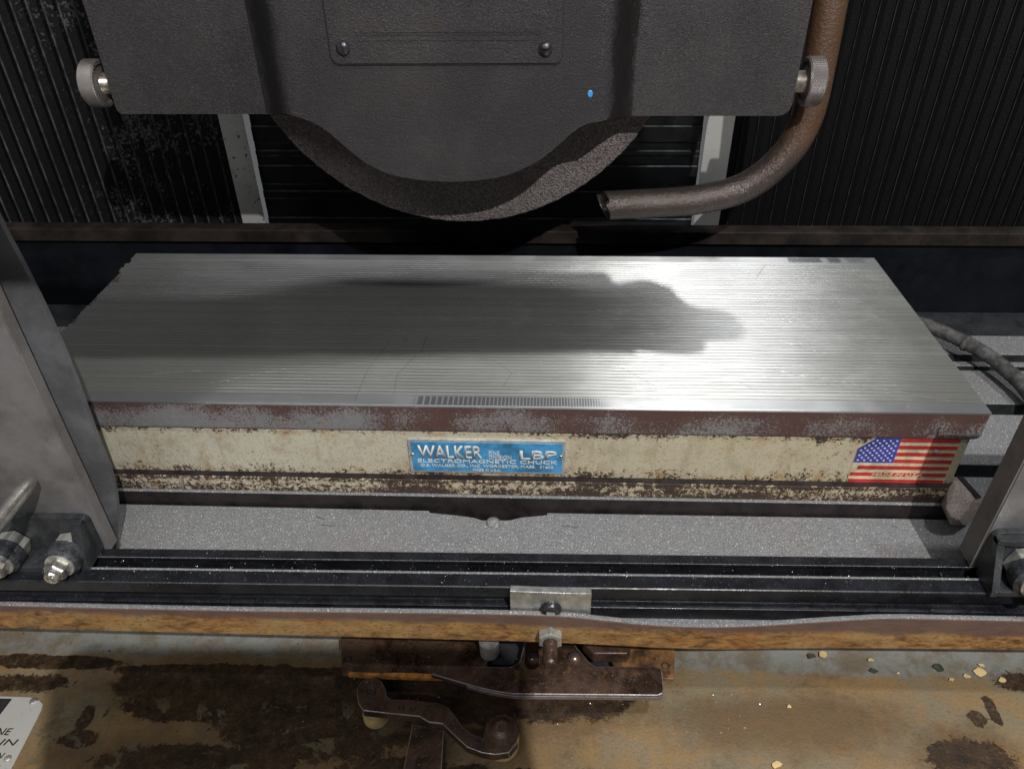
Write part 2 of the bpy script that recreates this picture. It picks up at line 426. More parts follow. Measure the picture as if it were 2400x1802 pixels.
def m_dog():
    n = N('oily_brown_plate')
    a = n.noise(38, 8, 0.75, 0.6)
    c = n.mix(n.ramp(a, 0.36, 0.64), (0.020, 0.012, 0.008), (0.085, 0.048, 0.032))
    c = n.mix(n.ramp(n.noise(120, 7, 0.75, off=2), 0.56, 0.68, 0, 0.7), c, (0.16, 0.075, 0.028))
    c = n.mix(n.ramp(n.noise(90, 6, 0.75, off=6), 0.60, 0.72, 0, 0.7), c, (0.13, 0.12, 0.115))
    c = n.mix(n.ramp(n.noise(800, 2, 0.6, off=4), 0.67, 0.75, 0, 0.8), c, (0.38, 0.32, 0.24))
    h = n.math('ADD', a, n.math('MULTIPLY', n.noise(600, 4, 0.7), 0.5))
    return n.done(c, n.ramp(a, 0.35, 0.65, 0.26, 0.5), 0.25, n.bump(h, 0.35, 0.0008), spec=0.5)


def m_label():
    n = N('worn_white_label')
    c = n.mix(n.noise(25, 5, 0.6), (0.34, 0.33, 0.29), (0.46, 0.45, 0.42))
    c = n.mix(n.ramp(n.noise(380, 4, 0.7), 0.66, 0.7, 0, 0.7), c, (0.2, 0.16, 0.1))
    return n.done(c, 0.4)


MT = dict(
    guard=m_black_paint('black_crinkle_paint', 0.5),
    guard_dark=m_plain('dark_gap', (0.008, 0.008, 0.008), 0.7),
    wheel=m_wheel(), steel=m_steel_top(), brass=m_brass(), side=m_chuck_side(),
    cream=m_cream('cream_enamel', -0.0213, -0.0585, 0.03, 0.035), flange=m_cream('chipped_cream_enamel', -0.0590, -0.0695, 0.025, 0.10),
    grit=m_grit('grinding_grit'), dark_iron=m_plain('oily_brown_iron', (0.017, 0.012, 0.012), 0.5, 0.1, 0.5, 60, 0.3),
    dark_floor=m_plain('dark_shade_sheet', (0.014, 0.016, 0.018), 0.6, 0, 0.4, 40, 0.4, dust=0.3),
    rim=m_rust_strip(), rim_rear=m_plain('dark_rusty_rim', (0.016, 0.011, 0.009), 0.6, 0, 0.5, 40, 0.3, dust=0.10, spec=0.25),
    splash=m_plain('black_splash_paint', (0.004, 0.005, 0.007), 0.45, 0, 0.4, 25, 0.3, spec=0.2),
    anod=m_plain('black_anodised', (0.009, 0.0095, 0.012), 0.33, 0.0, 0.4, 60, 0.15, dust=0.35, spec=0.5),
    alu=m_plain('bare_aluminium', (0.52, 0.52, 0.49), 0.35, 0.8, 0.2, 160, 0.2),
    bright=m_plain('bright_steel', (0.55, 0.53, 0.48), 0.25, 0.9, 0.2, 130, 0.15),
    bolt_dark=m_plain('blackened_bolt', (0.06, 0.06, 0.065), 0.32, 0.7, 0.4, 200, 0.3),
    collar=m_plain('dusty_black_collar', (0.045, 0.047, 0.052), 0.5, 0.3, 0.5, 300, 0.5, dust=0.6),
    zinc=m_plain('dull_zinc', (0.42, 0.41, 0.37), 0.45, 0.6, 0.25, 150, 0.2),
    shield=m_plain('grey_shield_sheet', (0.135, 0.130, 0.130), 0.38, 0.2, 0.3, 22, 0.2, dust=0.3),
    shield_dark=m_plain('dark_grey_sheet', (0.105, 0.107, 0.112), 0.45, 0.1, 0.3, 22, 0.2, dust=0.25),
    shield_edge=m_plain('sheet_edge', (0.13, 0.12, 0.115), 0.5, 0.1, 0.2, 40, 0.15),
    bracket=m_plain('black_bracket', (0.030, 0.032, 0.034), 0.4, 0.1, 0.4, 60, 0.3, dust=0.45),
    fold_edge=m_plain('lit_fold_edge', (0.022, 0.022, 0.024), 0.7, 0, 0.5, 90, 0.3, spec=0.15),  # pleat crests painted paler to show light caught there
    fold_dust=m_plain('dusty_lit_fold_edge', (0.050, 0.051, 0.053), 0.7, 0, 0.5, 90, 0.3, spec=0.15),  # same painted crest light, brighter and dusty on the left
    bell_l=m_bellows('dusty_black_bellows', -0.03, 0.03), bell_r=m_bellows('black_bellows', 5.0, -0.2),
    post=m_post(), slat=m_plain('oily_black_steel', (0.006, 0.0065, 0.008), 0.5, 0.0, 0.4, 30, 0, spec=0.35), slat_edge_lit=m_plain('lit_cover_edge', (0.16, 0.165, 0.17), 0.4, 0.5, 0.5, 90, 0),  # cover edges painted pale as ledges catching light
    pipe=m_pipe(), knurl=m_knurl(), stud=m_plain('rusty_stud', (0.38, 0.33, 0.28), 0.32, 0.8, 0.4, 120, 0.2),
    cable=m_plain('dusty_rubber', (0.060, 0.058, 0.056), 0.75, 0, 0.5, 150, 0.8, dust=0.4, bscale=350),
    clamp=m_grit('rusty_clamp_grit', (0.20, 0.15, 0.13), (0.50, 0.42, 0.38)),
    dog=m_dog(),
    tab=m_plain('rust_stained_plate', (0.13, 0.062, 0.022), 0.6, 0.1, 0.8, 55, 0.4), dome=m_plain('polished_brown_steel', (0.16, 0.11, 0.095), 0.25, 0.7, 0.4, 60, 0.15),
    dog_edge=m_plain('worn_steel_edge', (0.25, 0.22, 0.21), 0.4, 0.6, 0.2, 90, 0.2),
    rust=m_plain('orange_rust', (0.30, 0.12, 0.02), 0.8, 0, 0.5, 160, 0.5),
    nylon=m_plain('oily_cream_roller', (0.42, 0.31, 0.14), 0.4, 0, 0.3, 60, 0.1),
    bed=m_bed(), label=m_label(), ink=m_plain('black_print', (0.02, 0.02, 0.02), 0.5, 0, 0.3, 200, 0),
    chip=m_plain('flaked_cream_paint', (0.56, 0.42, 0.19), 0.6, 0, 0.12, 150, 0.1),
    chip_dark=m_plain('flaked_green_paint', (0.05, 0.055, 0.04), 0.5, 0, 0.3, 150, 0.1),
    plate_blue=m_plain('blue_enamel', (0.050, 0.215, 0.40), 0.42, 0.1, 0.35, 70, 0.1),
    plate_alu=m_plain('nameplate_metal', (0.52, 0.53, 0.51), 0.35, 0.6, 0.2, 160, 0.1),
    letter=m_plain('nameplate_lettering', (0.52, 0.51, 0.46), 0.5, 0.0, 0.15, 200, 0),
    sticker=m_plain('aged_white_vinyl', (0.52, 0.45, 0.29), 0.4, 0, 0.3, 60, 0.05),
    red=m_plain('red_print', (0.40, 0.035, 0.032), 0.4, 0, 0.35, 60, 0.05),
    navy=m_plain('blue_print', (0.045, 0.055, 0.26), 0.4, 0, 0.3, 60, 0.05),
    star=m_plain('white_print', (0.60, 0.57, 0.50), 0.4, 0, 0.1, 60, 0),
    dot=m_plain('blue_paint_dot', (0.05, 0.26, 0.62), 0.4, 0, 0.1, 300, 0.1),
    phone=m_plain('phone_case', (0.02, 0.02, 0.02), 0.4, 0, 0.1, 100, 0),
    swarf=m_plain('bright_swarf', (0.62, 0.62, 0.60), 0.35, 0.5, 0.2, 300, 0),
)

# ------------------------------------------------------------------ mesh helpers


def obj(name, bm, mat, parent=None, smooth=False, bevel=0.0, seg=2, label=None, kind=None, local=False, edge=None):
    if isinstance(bm, bpy.types.Mesh):
        me = bm
    else:
        bmesh.ops.recalc_face_normals(bm, faces=bm.faces)
        me = bpy.data.meshes.new(name)
        bm.to_mesh(me)
        bm.free()
    o = bpy.data.objects.new(name, me)
    C.objects.link(o)
    mats = mat if isinstance(mat, (list, tuple)) else [mat]
    if not len(me.materials):
        for m in mats:
            me.materials.append(MT[m] if isinstance(m, str) else m)
    if smooth:
        for p in me.polygons:
            p.use_smooth = True
        if smooth == 'auto':
            me.set_sharp_from_angle(angle=R(35))
    if parent is not None:
        o.parent = parent
        if not local:
            v = Vector()
            q = parent
            while q is not None:
                v += q.location
                q = q.parent
            o.location = -v
    if bevel:
        b = o.modifiers.new('bevel', 'BEVEL')
        b.width, b.segments, b.limit_method, b.angle_limit = bevel, seg, 'ANGLE', R(40)
        if edge:
            me.materials.append(MT[edge])
            b.material = len(me.materials) - 1
    if label:
        o['label'] = label
    if kind:
        o['kind'] = kind
    return o


def thing(name, label, cat, loc=(0, 0, 0), group=None, kind=None):
    o = bpy.data.objects.new(name, None)
    o.empty_display_size = 0.01
    C.objects.link(o)
    o.location = loc
    if kind:
        o['kind'] = kind
    o['label'], o['category'] = label, cat
    if group:
        o['group'] = group
    return o


def tag(o, label, cat, group=None):
    o['label'], o['category'] = label, cat
    if group:
        o['group'] = group
    return o


def box(bm, x0, x1, y0, y1, z0, z1):
    vs = [bm.verts.new((x, y, z)) for x in (x0, x1) for y in (y0, y1) for z in (z0, z1)]
    for f in ((0, 1, 3, 2), (4, 6, 7, 5), (0, 4, 5, 1), (2, 3, 7, 6), (0, 2, 6, 4), (1, 5, 7, 3)):
        bm.faces.new([vs[i] for i in f])
    return bm


def B():
    return bmesh.new()


def bx(*a):
    return box(B(), *a)


def prism(bm, poly, a0, a1, axis='x', skew=0.0):
    """polygon extruded along an axis: x -> (y,z), y -> (x,z), z -> (x,y); skew shifts y with x"""
    def P(u, v, a):
        return {'x': (a, u + skew * (a - 0.18), v), 'y': (u, a, v), 'z': (u, v, a)}[axis]
    l0 = [bm.verts.new(P(u, v, a0)) for u, v in poly]
    l1 = [bm.verts.new(P(u, v, a1)) for u, v in poly]
    n = len(poly)
    for i in range(n):
        bm.faces.new((l0[i], l0[(i + 1) % n], l1[(i + 1) % n], l1[i]))
    f0 = bm.faces.new(l0)
    f1 = bm.faces.new(l1)
    f0.normal_update()
    f1.normal_update()
    bmesh.ops.triangulate(bm, faces=[f for f in (f0, f1) if len(f.verts) > 4])
    return bm


def rrect(x0, x1, z0, z1, r, n=5):
    out = []
    for cx, cz, a in ((x1 - r, z1 - r, 0), (x0 + r, z1 - r, 90), (x0 + r, z0 + r, 180), (x1 - r, z0 + r, 270)):
        for i in range(n + 1):
            t = R(a + 90 * i / n)
            out.append((cx + r * math.cos(t), cz + r * math.sin(t)))
    return out


def lathe(bm, prof, c, axis='x', n=40, sides=None, rot=0.0):
    """profile of (a, r) along an axis through c"""
    n = sides or n
    ax = {'x': ((1, 0, 0), (0, 1, 0), (0, 0, 1)), 'y': ((0, 1, 0), (1, 0, 0), (0, 0, 1)), 'z': ((0, 0, 1), (1, 0, 0), (0, 1, 0))}[axis]
    d, u, v = (Vector(q) for q in ax)
    c = Vector(c)
    rings = []
    for a, r in prof:
        if r < 1e-7:
            rings.append([bm.verts.new(c + d * a)])
        else:
            rings.append([bm.verts.new(c + d * a + r * (u * math.cos(2 * math.pi * i / n + rot) + v * math.sin(2 * math.pi * i / n + rot))) for i in range(n)])
    for A, Bq in zip(rings, rings[1:]):
        for i in range(n):
            j = (i + 1) % n
            q = [A[i], A[j], Bq[j], Bq[i]] if len(A) > 1 and len(Bq) > 1 else ([A[0], Bq[j], Bq[i]] if len(A) == 1 else [A[i], A[j], Bq[0]])
            if len(set(q)) == len(q):
                bm.faces.new(q)
    return bm


def catmull(pts, k=8):
    P = [Vector(p) for p in pts]
    P = [2 * P[0] - P[1]] + P + [2 * P[-1] - P[-2]]
    out = []
    for i in range(1, len(P) - 2):
        a, b, c, d = P[i - 1:i + 3]
        for j in range(k):
            t = j / k
            out.append(0.5 * ((2 * b) + (c - a) * t + (2 * a - 5 * b + 4 * c - d) * t * t + (3 * b - a - 3 * c + d) * t ** 3))
    out.append(P[-2])
    return out


def tube(bm, pts, r, n=16, cap=True, jit=0.0):
    rings = []
    up = Vector((0, 1, 0))
    for i, p in enumerate(pts):
        t = (pts[min(i + 1, len(pts) - 1)] - pts[max(i - 1, 0)]).normalized()
        u = t.cross(up).normalized()
        v = u.cross(t)
        rr = (r[i] if isinstance(r, list) else r) * (1 + random.uniform(-jit, jit))
        rings.append([bm.verts.new(p + rr * (u * math.cos(2 * math.pi * k / n) + v * math.sin(2 * math.pi * k / n))) for k in range(n)])
    for A, Bq in zip(rings, rings[1:]):
        for k in range(n):
            bm.faces.new((A[k], A[(k + 1) % n], Bq[(k + 1) % n], Bq[k]))
    if cap:
        bm.faces.new(rings[0])
        bm.faces.new(rings[-1])
    return bm


def text(name, s, x0, x1, z0, z1, y, mat, parent, bold=0.0, shear=0.0, ground=None, depth=0.0003):
    """lettering fitted into a box on the xz plane (or the xy plane at height ground)"""
    cu = bpy.data.curves.new(name, 'FONT')
    cu.body = s
    cu.offset = bold
    cu.shear = shear
    cu.resolution_u = 3
    ob = bpy.data.objects.new(name, cu)
    C.objects.link(ob)
    bpy.context.view_layer.update()
    me = bpy.data.meshes.new_from_object(ob.evaluated_get(bpy.context.evaluated_depsgraph_get()))
    bpy.data.objects.remove(ob)
    xs = [v.co.x for v in me.vertices]
    ys = [v.co.y for v in me.vertices]
    ax, bx_, ay, by = min(xs), max(xs), min(ys), max(ys)
    for v in me.vertices:
        u = x0 + (v.co.x - ax) / (bx_ - ax) * (x1 - x0)
        q = z0 + (v.co.y - ay) / (by - ay) * (z1 - z0)
        v.co = (u, q, ground) if ground is not None else (u, y, q)
    bm = B()
    bm.from_mesh(me)
    bpy.data.meshes.remove(me)
    r = bmesh.ops.extrude_face_region(bm, geom=bm.faces[:])
    dv = Vector((0, 0, -depth)) if ground is not None else Vector((0, depth, 0))
    for e in r['geom']:
        if isinstance(e, bmesh.types.BMVert):
            e.co += dv
    return obj(name, bm, mat, parent)


def dome(bm, c, r, h, axis='z', n=20, slot=None):
    """round screw head; slot = (width, angle) cuts a slot across it"""
    prof = [(-0.0002, r)] + [(h * math.sin(t), r * math.cos(t)) for t in [i * math.pi / 2 / 6 for i in range(6)]] + [(h, 0)]
    if axis == '-y':
        prof = [(-a, q) for a, q in prof]
        axis = 'y'
    lathe(bm, prof, c, axis, n)
    return bm


def slotted(name, c, r, h, ang, mat, parent, wd=0.0007, depth=0.55):
    """slotted round head facing -y, slot really cut into it"""
    root_bm = B()
    d = Vector((math.cos(ang), 0, math.sin(ang)))
    nrm = Vector((-d.z, 0, d.x))
    for sgn in (1, -1):
        t = B()
        dome(t, c, r, h, '-y', 28)
        bmesh.ops.bisect_plane(t, geom=t.verts[:] + t.edges[:] + t.faces[:], plane_co=Vector(c) + nrm * sgn * wd, plane_no=nrm * sgn, clear_inner=True)
        bmesh.ops.holes_fill(t, edges=[e for e in t.edges if e.is_boundary], sides=0)
        me = bpy.data.meshes.new('t')
        t.to_mesh(me)
        t.free()
        root_bm.from_mesh(me)
        bpy.data.meshes.remove(me)
    lathe(root_bm, [(0.0, r * 0.97), (-h * (1 - depth), r * 0.9), (-h * (1 - depth), 0)], c, 'y', 28)
    return obj(name, root_bm, mat, parent, smooth='auto')


# ================================================================== machine bed (ground)
bm = B()
prof = [(-0.45, -0.150), (-0.0735, -0.150)]
prof += [(-0.0735 + 0.028 * math.sin(t), -0.122 - 0.028 * math.cos(t)) for t in [R(a) for a in range(10, 91, 10)]]
prof += [(-0.0455, -0.10), (0.0, -0.10), (0.0, -0.20), (-0.45, -0.20)]
xs = [-0.6 + 0.1 * i for i in range(19)]
prism(bm, prof, -0.6, 1.3, 'x')
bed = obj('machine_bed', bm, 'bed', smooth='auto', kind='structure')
bed['label'] = 'worn tan and rust stained machine bed under the table'

# ================================================================== machine table
ZT, ZF = -0.0715, -0.0825
tab = thing('machine_table', 'long grit covered machine table with T slots carrying the magnetic chuck', 'machine table', (0.3, 0.1, -0.0825))
bm = B()
top = [(-0.0050, -0.10), (-0.0050, ZT)]
for a, b, dp in ((0.0225, 0.0355, 0.016), (0.0912, 0.1045, 0.016), (0.1486, 0.1550, 0.012), (0.1612, 0.1722, 0.016)):
    top += [(a, ZT), (a, ZT - dp), (b, ZT - dp), (b, ZT)]
top += [(0.2010, ZT), (0.2010, -0.10)]
prism(bm, top, -0.35, 1.0, 'x')
obj('table_top', bm, 'grit', tab, bevel=0.0006, seg=1)
bm = B()
box(bm, -0.35, 1.0, -0.0056, -0.0049, -0.120, ZT - 0.0006)
obj('table_front_face', bm, 'dark_iron', tab)
bm = B()
for a, b, dp in ((0.0225, 0.0355, 0.016), (0.0912, 0.1045, 0.016), (0.1486, 0.1550, 0.012), (0.1612, 0.1722, 0.016)):
    box(bm, -0.35, 1.0, a + 0.0001, a + 0.0006, ZT - dp, ZT - 0.0007)
    box(bm, -0.35, 1.0, b - 0.0006, b - 0.0001, ZT - dp, ZT - 0.0007)
    box(bm, -0.35, 1.0, a + 0.0007, b - 0.0007, ZT - dp, ZT - dp + 0.0006)
obj('slot_shade', bm, 'dark_floor', tab)  # dark sheets on slot walls and floors put the shade in
# front gutter with the notch behind the rivet
back = [(-0.35, -0.0058), (0.2684, -0.0080), (0.2690, -0.0098), (0.2860, -0.0116), (0.2990, -0.0136), (0.3045, -0.0158), (0.3226, -0.0152), (0.3300, -0.0125),
        (0.3468, -0.0100), (0.3474, -0.0080), (1.0, -0.0058)]
poly = back + [(1.0, -0.0962), (-0.35, -0.0962)]
bm = prism(B(), poly, -0.086, ZF, 'z')
obj('gutter_floor', bm, 'grit', tab)
obj('gutter_pit', bx(-0.35, 1.0, -0.030, -0.0035, -0.130, -0.120), 'dark_floor', tab)
bm = B()
dome(bm, (0.3118, -0.0180, ZF), 0.0048, 0.0032, 'z', 24)
obj('rivet', bm, 'grit', tab, smooth=True)
# rusty front rim, bent
top_pts = [(-0.35, -0.0742), (0.0322, -0.0740), (0.1075, -0.0739), (0.1818, -0.0734), (0.2794, -0.0714), (0.3512, -0.0708), (0.375, -0.0725), (0.3988, -0.0745),
           (0.4225, -0.0752), (0.446, -0.0747), (0.4691, -0.0730), (0.4919, -0.0706), (0.5143, -0.0682), (0.5367, -0.0663), (0.6048, -0.0660), (1.0, -0.0650)]
tp = catmull([(x, 0, z) for x, z in top_pts], 4)
bm = B()
rows = []
for p in tp:
    bow = 0.0022 * math.exp(-((p.x - 0.43) / 0.06) ** 2)
    yf, zb = -0.0985 - bow, -0.0948 + 0.0045 * max(0, (p.x - 0.45)) / 0.2
    rows.append([bm.verts.new((p.x, yf, p.z)), bm.verts.new((p.x, yf, zb)), bm.verts.new((p.x, yf + 0.0028, zb)), bm.verts.new((p.x, yf + 0.0028, p.z + 0.0004))])
for a, b in zip(rows, rows[1:]):
    for k in range(4):
        bm.faces.new((a[k], a[(k + 1) % 4], b[(k + 1) % 4], b[k]))
obj('gutter_rim', bm, 'rim', tab, bevel=0.0004)
# dust line lying on the rim's top edge
bm = B()
rows = []
for p in tp:
    bow = 0.0022 * math.exp(-((p.x - 0.43) / 0.06) ** 2)
    yf = -0.0985 - bow
    rows.append([bm.verts.new((p.x, yf + 0.0002, p.z + 0.0003)), bm.verts.new((p.x, yf + 0.0014, p.z + 0.0009)), bm.verts.new((p.x, yf + 0.0030, p.z + 0.0005))])
for a, b in zip(rows, rows[1:]):
    for k in range(2):
        bm.faces.new((a[k], a[k + 1], b[k + 1], b[k]))
obj('rim_dust', bm, 'grit', tab, smooth=True, kind='stuff')
# rear gutter and splash plate
obj('rear_gutter', bx(-0.35, 1.0, 0.2015, 0.2600, -0.092, -0.0835), 'dark_floor', tab)
obj('splash_plate', bx(-0.35, 1.0, 0.2610, 0.2660, -0.092, -0.0125), 'splash', tab)
bm = B()
prism(bm, [(0.2560, -0.0145), (0.2560, -0.0030), (0.2600, -0.0022), (0.2700, -0.0022), (0.2700, -0.0145)], -0.35, 1.0, 'x')
obj('rear_rim', bm, 'rim_rear', tab, bevel=0.0005)

# ================================================================== magnetic chuck
chuck = thing('magnetic_chuck', 'long cream magnetic chuck with ribbed steel top bolted on the table', 'magnetic chuck', (0.305, 0.1, ZT))
obj('chuck_base', bx(0.002, 0.6055, 0.0012, 0.201, -0.0592, -0.0208), 'cream', chuck, bevel=0.0012)
obj('base_flange', bx(0.0, 0.6075, -0.0032, 0.204, ZT + 0.0001, -0.0589), 'flange', chuck, bevel=0.0005)
obj('flange_ledge', bx(0.0, 0.6075, -0.0028, 0.0010, -0.0588, -0.0582), 'dark_iron', chuck)
bm = prism(B(), [(0.001, -0.0207), (0.6065, -0.0207), (0.6085, -0.0200), (0.6097, -0.0175), (0.6097, -0.0014), (0.001, -0.0014)], 0.0002, 0.2030, 'y')
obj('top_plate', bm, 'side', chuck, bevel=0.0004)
# end handle boss seen past the right end
bm = prism(B(), [(0.6050, -0.0212), (0.6092, -0.0215), (0.6100, -0.0265), (0.6088, -0.0330), (0.6050, -0.0385)], 0.012, 0.190, 'y')
obj('end_boss', bm, 'shield_dark', chuck, bevel=0.0008)


def strip_mesh(name, wd, h, ch):
    """one lamination, unit length along -x, with chamfered edges and UVs along its length"""
    bm = B()
    prof = [(0, -0.0014), (0, h - ch), (ch, h), (wd - ch, h), (wd, h - ch), (wd, -0.0014)]
    uv = bm.loops.layers.uv.new('UVMap')
    seg = 10
    rows = [[bm.verts.new((-i / seg, y, z)) for y, z in prof] for i in range(seg + 1)]
    for a, b in zip(rows, rows[1:]):
        for k in range(5):
            bm.faces.new((a[k], a[k + 1], b[k + 1], b[k]))
    bm.faces.new(rows[0])
    bm.faces.new(rows[-1])
    bmesh.ops.recalc_face_normals(bm, faces=bm.faces)
    for f in bm.faces:
        for l in f.loops:
            l[uv].uv = (l.vert.co.x, l.vert.co.y * 4)
    me = bpy.data.meshes.new(name)
    bm.to_mesh(me)
    bm.free()
    return me


ME_POLE = strip_mesh('pole_strip', 0.00280, 0.0, 0.00020)
ME_SPC = strip_mesh('spacer_strip', 0.00086, -0.00020, 0.00005)
ME_EDGE = strip_mesh('border_strip', 0.0108, 0.0, 0.00025)
npitch = 50
p0, p1 = 0.0108, 0.1924
pit = (p1 - p0) / npitch


def left_end(y):
    e = 0.0016 + random.uniform(-0.0018, 0.0018)
    if 0.148 < y < 0.170:
        e += 0.0060 * math.sin((y - 0.148) / 0.022 * math.pi) + random.uniform(0, 0.002)
    elif 0.09 < y < 0.148:
        e += 0.002
    return e


def strip(me, name, mat, y, x_left):
    o = obj(name, me, mat, chuck, local=True)
    o.location = Vector((0.610, y, 0)) - chuck.location
    o.scale = (0.610 - x_left, 1, 1)
    return o


strip(ME_EDGE, 'border_strip', 'steel', 0.0, 0.0)
for i in range(npitch):
    y = p0 + i * pit
    xl = left_end(y)
    strip(ME_SPC, 'spacer_strip', 'brass', y - 0.0001, xl + 0.0006)
    s = strip(ME_POLE, 'pole_strip', 'steel', y + 0.00074, xl)
    s.rotation_euler = (R(random.uniform(-0.35, 0.35)), 0, 0)
    s.location.z += random.uniform(-0.00004, 0.00004)
s = strip(ME_EDGE, 'border_strip', 'steel', 0.1924, 0.001)

# nameplate
np_ = obj('nameplate', prism(B(), rrect(0.2578, 0.3578, -0.0545, -0.0273, 0.0006), -0.0004, 0.0013, 'y'), 'plate_alu', chuck)
obj('enamel_field', prism(B(), rrect(0.2598, 0.3560, -0.0530, -0.0288, 0.0005), -0.0008, -0.0003, 'y'), 'plate_blue', np_)
LET = [('WALKER', 0.2638, 0.3050, -0.0420, -0.0312, 0.016), ('FINE', 0.3093, 0.3160, -0.0384, -0.0352, 0.0), ('DIVISION', 0.3093, 0.3236, -0.0420, -0.0389, 0.0),
       ('LBP', 0.3289, 0.3525, -0.0418, -0.0345, 0.016), ('ELECTROMAGNETIC CHUCK', 0.2632, 0.3530, -0.0456, -0.0427, 0.0),
       ('O.S. WALKER CO., INC. WORCESTER, MASS.', 0.2646, 0.3390, -0.0495, -0.0470, 0.0), ('01606', 0.3418, 0.3505, -0.0493, -0.0470, 0.0), ('MADE IN U.S.A.', 0.2985, 0.3163, -0.0524, -0.0506, 0.0)]
for s, a, b, c, d, bo in LET:
    text('lettering', s, a, b, c, d, -0.0011, 'letter', np_, bo)
for x in (0.2603, 0.3553):
    bm = B()
    dome(bm, (x, -0.0008, -0.0392), 0.0014, 0.0009, '-y', 16)
    obj('rivet', bm, 'bright', np_, smooth=True)

# flag sticker with a lifted upper left corner
FX0, FX1, FZ0, FZ1 = 0.5391, 0.6005, -0.0579, -0.0211
fl = obj('flag_sticker', prism(B(), [(FX0, FZ0), (FX1 - 0.0005, FZ0), (FX1 - 0.0012, FZ1), (0.5480, FZ1), (0.5392, -0.0292)], 0.0008, 0.0013, 'y'), 'sticker', chuck)
hgt = (FZ1 - FZ0) / 13
CX = 0.5636
for i in range(0, 13, 2):
    zb = FZ1 - (i + 1) * hgt
    x0 = CX if i < 7 else FX0 + (0.0038 if i == 8 else 0.0004)
    obj('stripe', prism(B(), [(x0, zb), (FX1 - 0.0010, zb), (FX1 - 0.0013, zb + hgt), (x0, zb + hgt)], 0.0005, 0.0009, 'y'), 'red', fl)
obj('canton', prism(B(), [(FX0 + 0.0002, FZ1 - 7 * hgt), (CX, FZ1 - 7 * hgt), (CX, FZ1), (0.5484, FZ1), (0.5394, -0.0296)], 0.0005, 0.0009, 'y'), 'navy', fl)
bm = B()
for r_i in range(9):
    for c_i in range(6 if r_i % 2 == 0 else 5):
        x = FX0 + 0.0022 + c_i * 0.0040 + (0 if r_i % 2 == 0 else 0.0020)
        z = FZ1 - 0.0018 - r_i * 0.0020
        if x - 0.5392 < (z + 0.0292) * 1.05 + 0.0012 and z > -0.0292:
            continue
        pts = [(x + (0.00072 if k % 2 == 0 else 0.00034) * math.sin(k * math.pi / 5), z + (0.00072 if k % 2 == 0 else 0.00034) * math.cos(k * math.pi / 5)) for k in range(10)]
        prism(bm, pts, 0.0002, 0.0006, 'y')
obj('stars', bm, 'star', fl)
text('lettering', 'MADE IN U.S.A', 0.5530, 0.5845, FZ1 - 11 * hgt + 0.0003, FZ1 - 10 * hgt - 0.0003, 0.0002, 'sticker', fl, 0.0, 0.25)
bm = B()
dome(bm, (0.5872, 0.0006, -0.0312), 0.0016, 0.0010, '-y', 9)
obj('dirt_lump', bm, 'clamp', fl)

# ================================================================== power cable
cp = catmull([(0.600, 0.235, -0.050), (0.640, 0.2120, -0.056), (0.6612, 0.1913, -0.055), (0.6742, 0.1762, -0.055), (0.6867, 0.1579, -0.055), (0.6956, 0.1411, -0.056),
              (0.7003, 0.1237, -0.057), (0.7031, 0.1099, -0.058), (0.706, 0.085, -0.062), (0.712, 0.05, -0.0655)], 7)
bm = tube(B(), cp, 0.0056, 14, jit=0.03)
pc = obj('power_cable', bm, 'cable', smooth=True)
tag(pc, 'dusty grey rubber cable curving off the right end of the chuck', 'cable')
bm = B()
lathe(bm, [(-0.002, 0.0058), (-0.001, 0.0066), (0.001, 0.0066), (0.002, 0.0058)], (0, 0, 0), 'x', 14)
k = obj('cable_tie', bm, 'cable', pc, smooth=True, local=True)
k.location = (0.6835, 0.1625, -0.055)
k.rotation_euler = (0, 0, R(-56))

# ================================================================== toe clamp at the right end of the chuck
tcl = thing('toe_clamp', 'small gritty rust tinged wedge clamp at the right foot of the chuck', 'clamp', (0.604, -0.01, ZT))
bm = B()
for v in ((0.6072, 0.0030, -0.0545), (0.6110, -0.0165, -0.0545), (0.6060, -0.0180, -0.0550), (0.6025, -0.0085, -0.0560), (0.6125, 0.0045, -0.0560), (0.6165, -0.0150, -0.0590),
          (0.6010, -0.0255, -0.0640), (0.5960, -0.0235, -0.0630), (0.5945, -0.0190, -0.0610), (0.6010, -0.0040, -0.0585),
          (0.6140, 0.0045, ZT), (0.6200, -0.0150, ZT), (0.6080, -0.0230, ZT), (0.5990, -0.0230, ZT), (0.6000, -0.0050, ZT)):
    bm.verts.new(v)
bmesh.ops.convex_hull(bm, input=bm.verts[:])
obj('clamp_body', bm, 'clamp', tcl, bevel=0.0008)
bm = prism(B(), [(0.6090, 0.0035), (0.6126, 0.0040), (0.6160, -0.0145), (0.6122, -0.0160)], -0.0556, -0.0542, 'z')
obj('clamp_face', bm, 'dark_iron', tcl, bevel=0.0004)

# ================================================================== black aluminium rail in the gutter
SK = 0.012
rail = thing('slotted_rail', 'black anodised aluminium slotted rail lying along the front gutter', 'rail', (0.3, -0.08, ZF))
pr = [(-0.0677, -0.0822), (-0.0677, -0.0568), (-0.0672, -0.0565), (-0.0745, -0.0565), (-0.0745, -0.0585), (-0.0720, -0.0590), (-0.0720, -0.0700), (-0.0755, -0.0770), (-0.0805, -0.0770),
      (-0.0835, -0.0700), (-0.0835, -0.0590), (-0.0820, -0.0585), (-0.0820, -0.0565), (-0.0920, -0.0565), (-0.0927, -0.0571), (-0.0927, -0.0650), (-0.0905, -0.0655), (-0.0905, -0.0640),
      (-0.0870, -0.0650), (-0.0870, -0.0740), (-0.0905, -0.0745), (-0.0905, -0.0725), (-0.0927, -0.0730), (-0.0927, -0.0822)]
pr[2] = (-0.0680, -0.0565)
obj('rail_body', prism(B(), pr, -0.35, 1.0, 'x', SK), 'anod', rail, bevel=0.00035, seg=2)
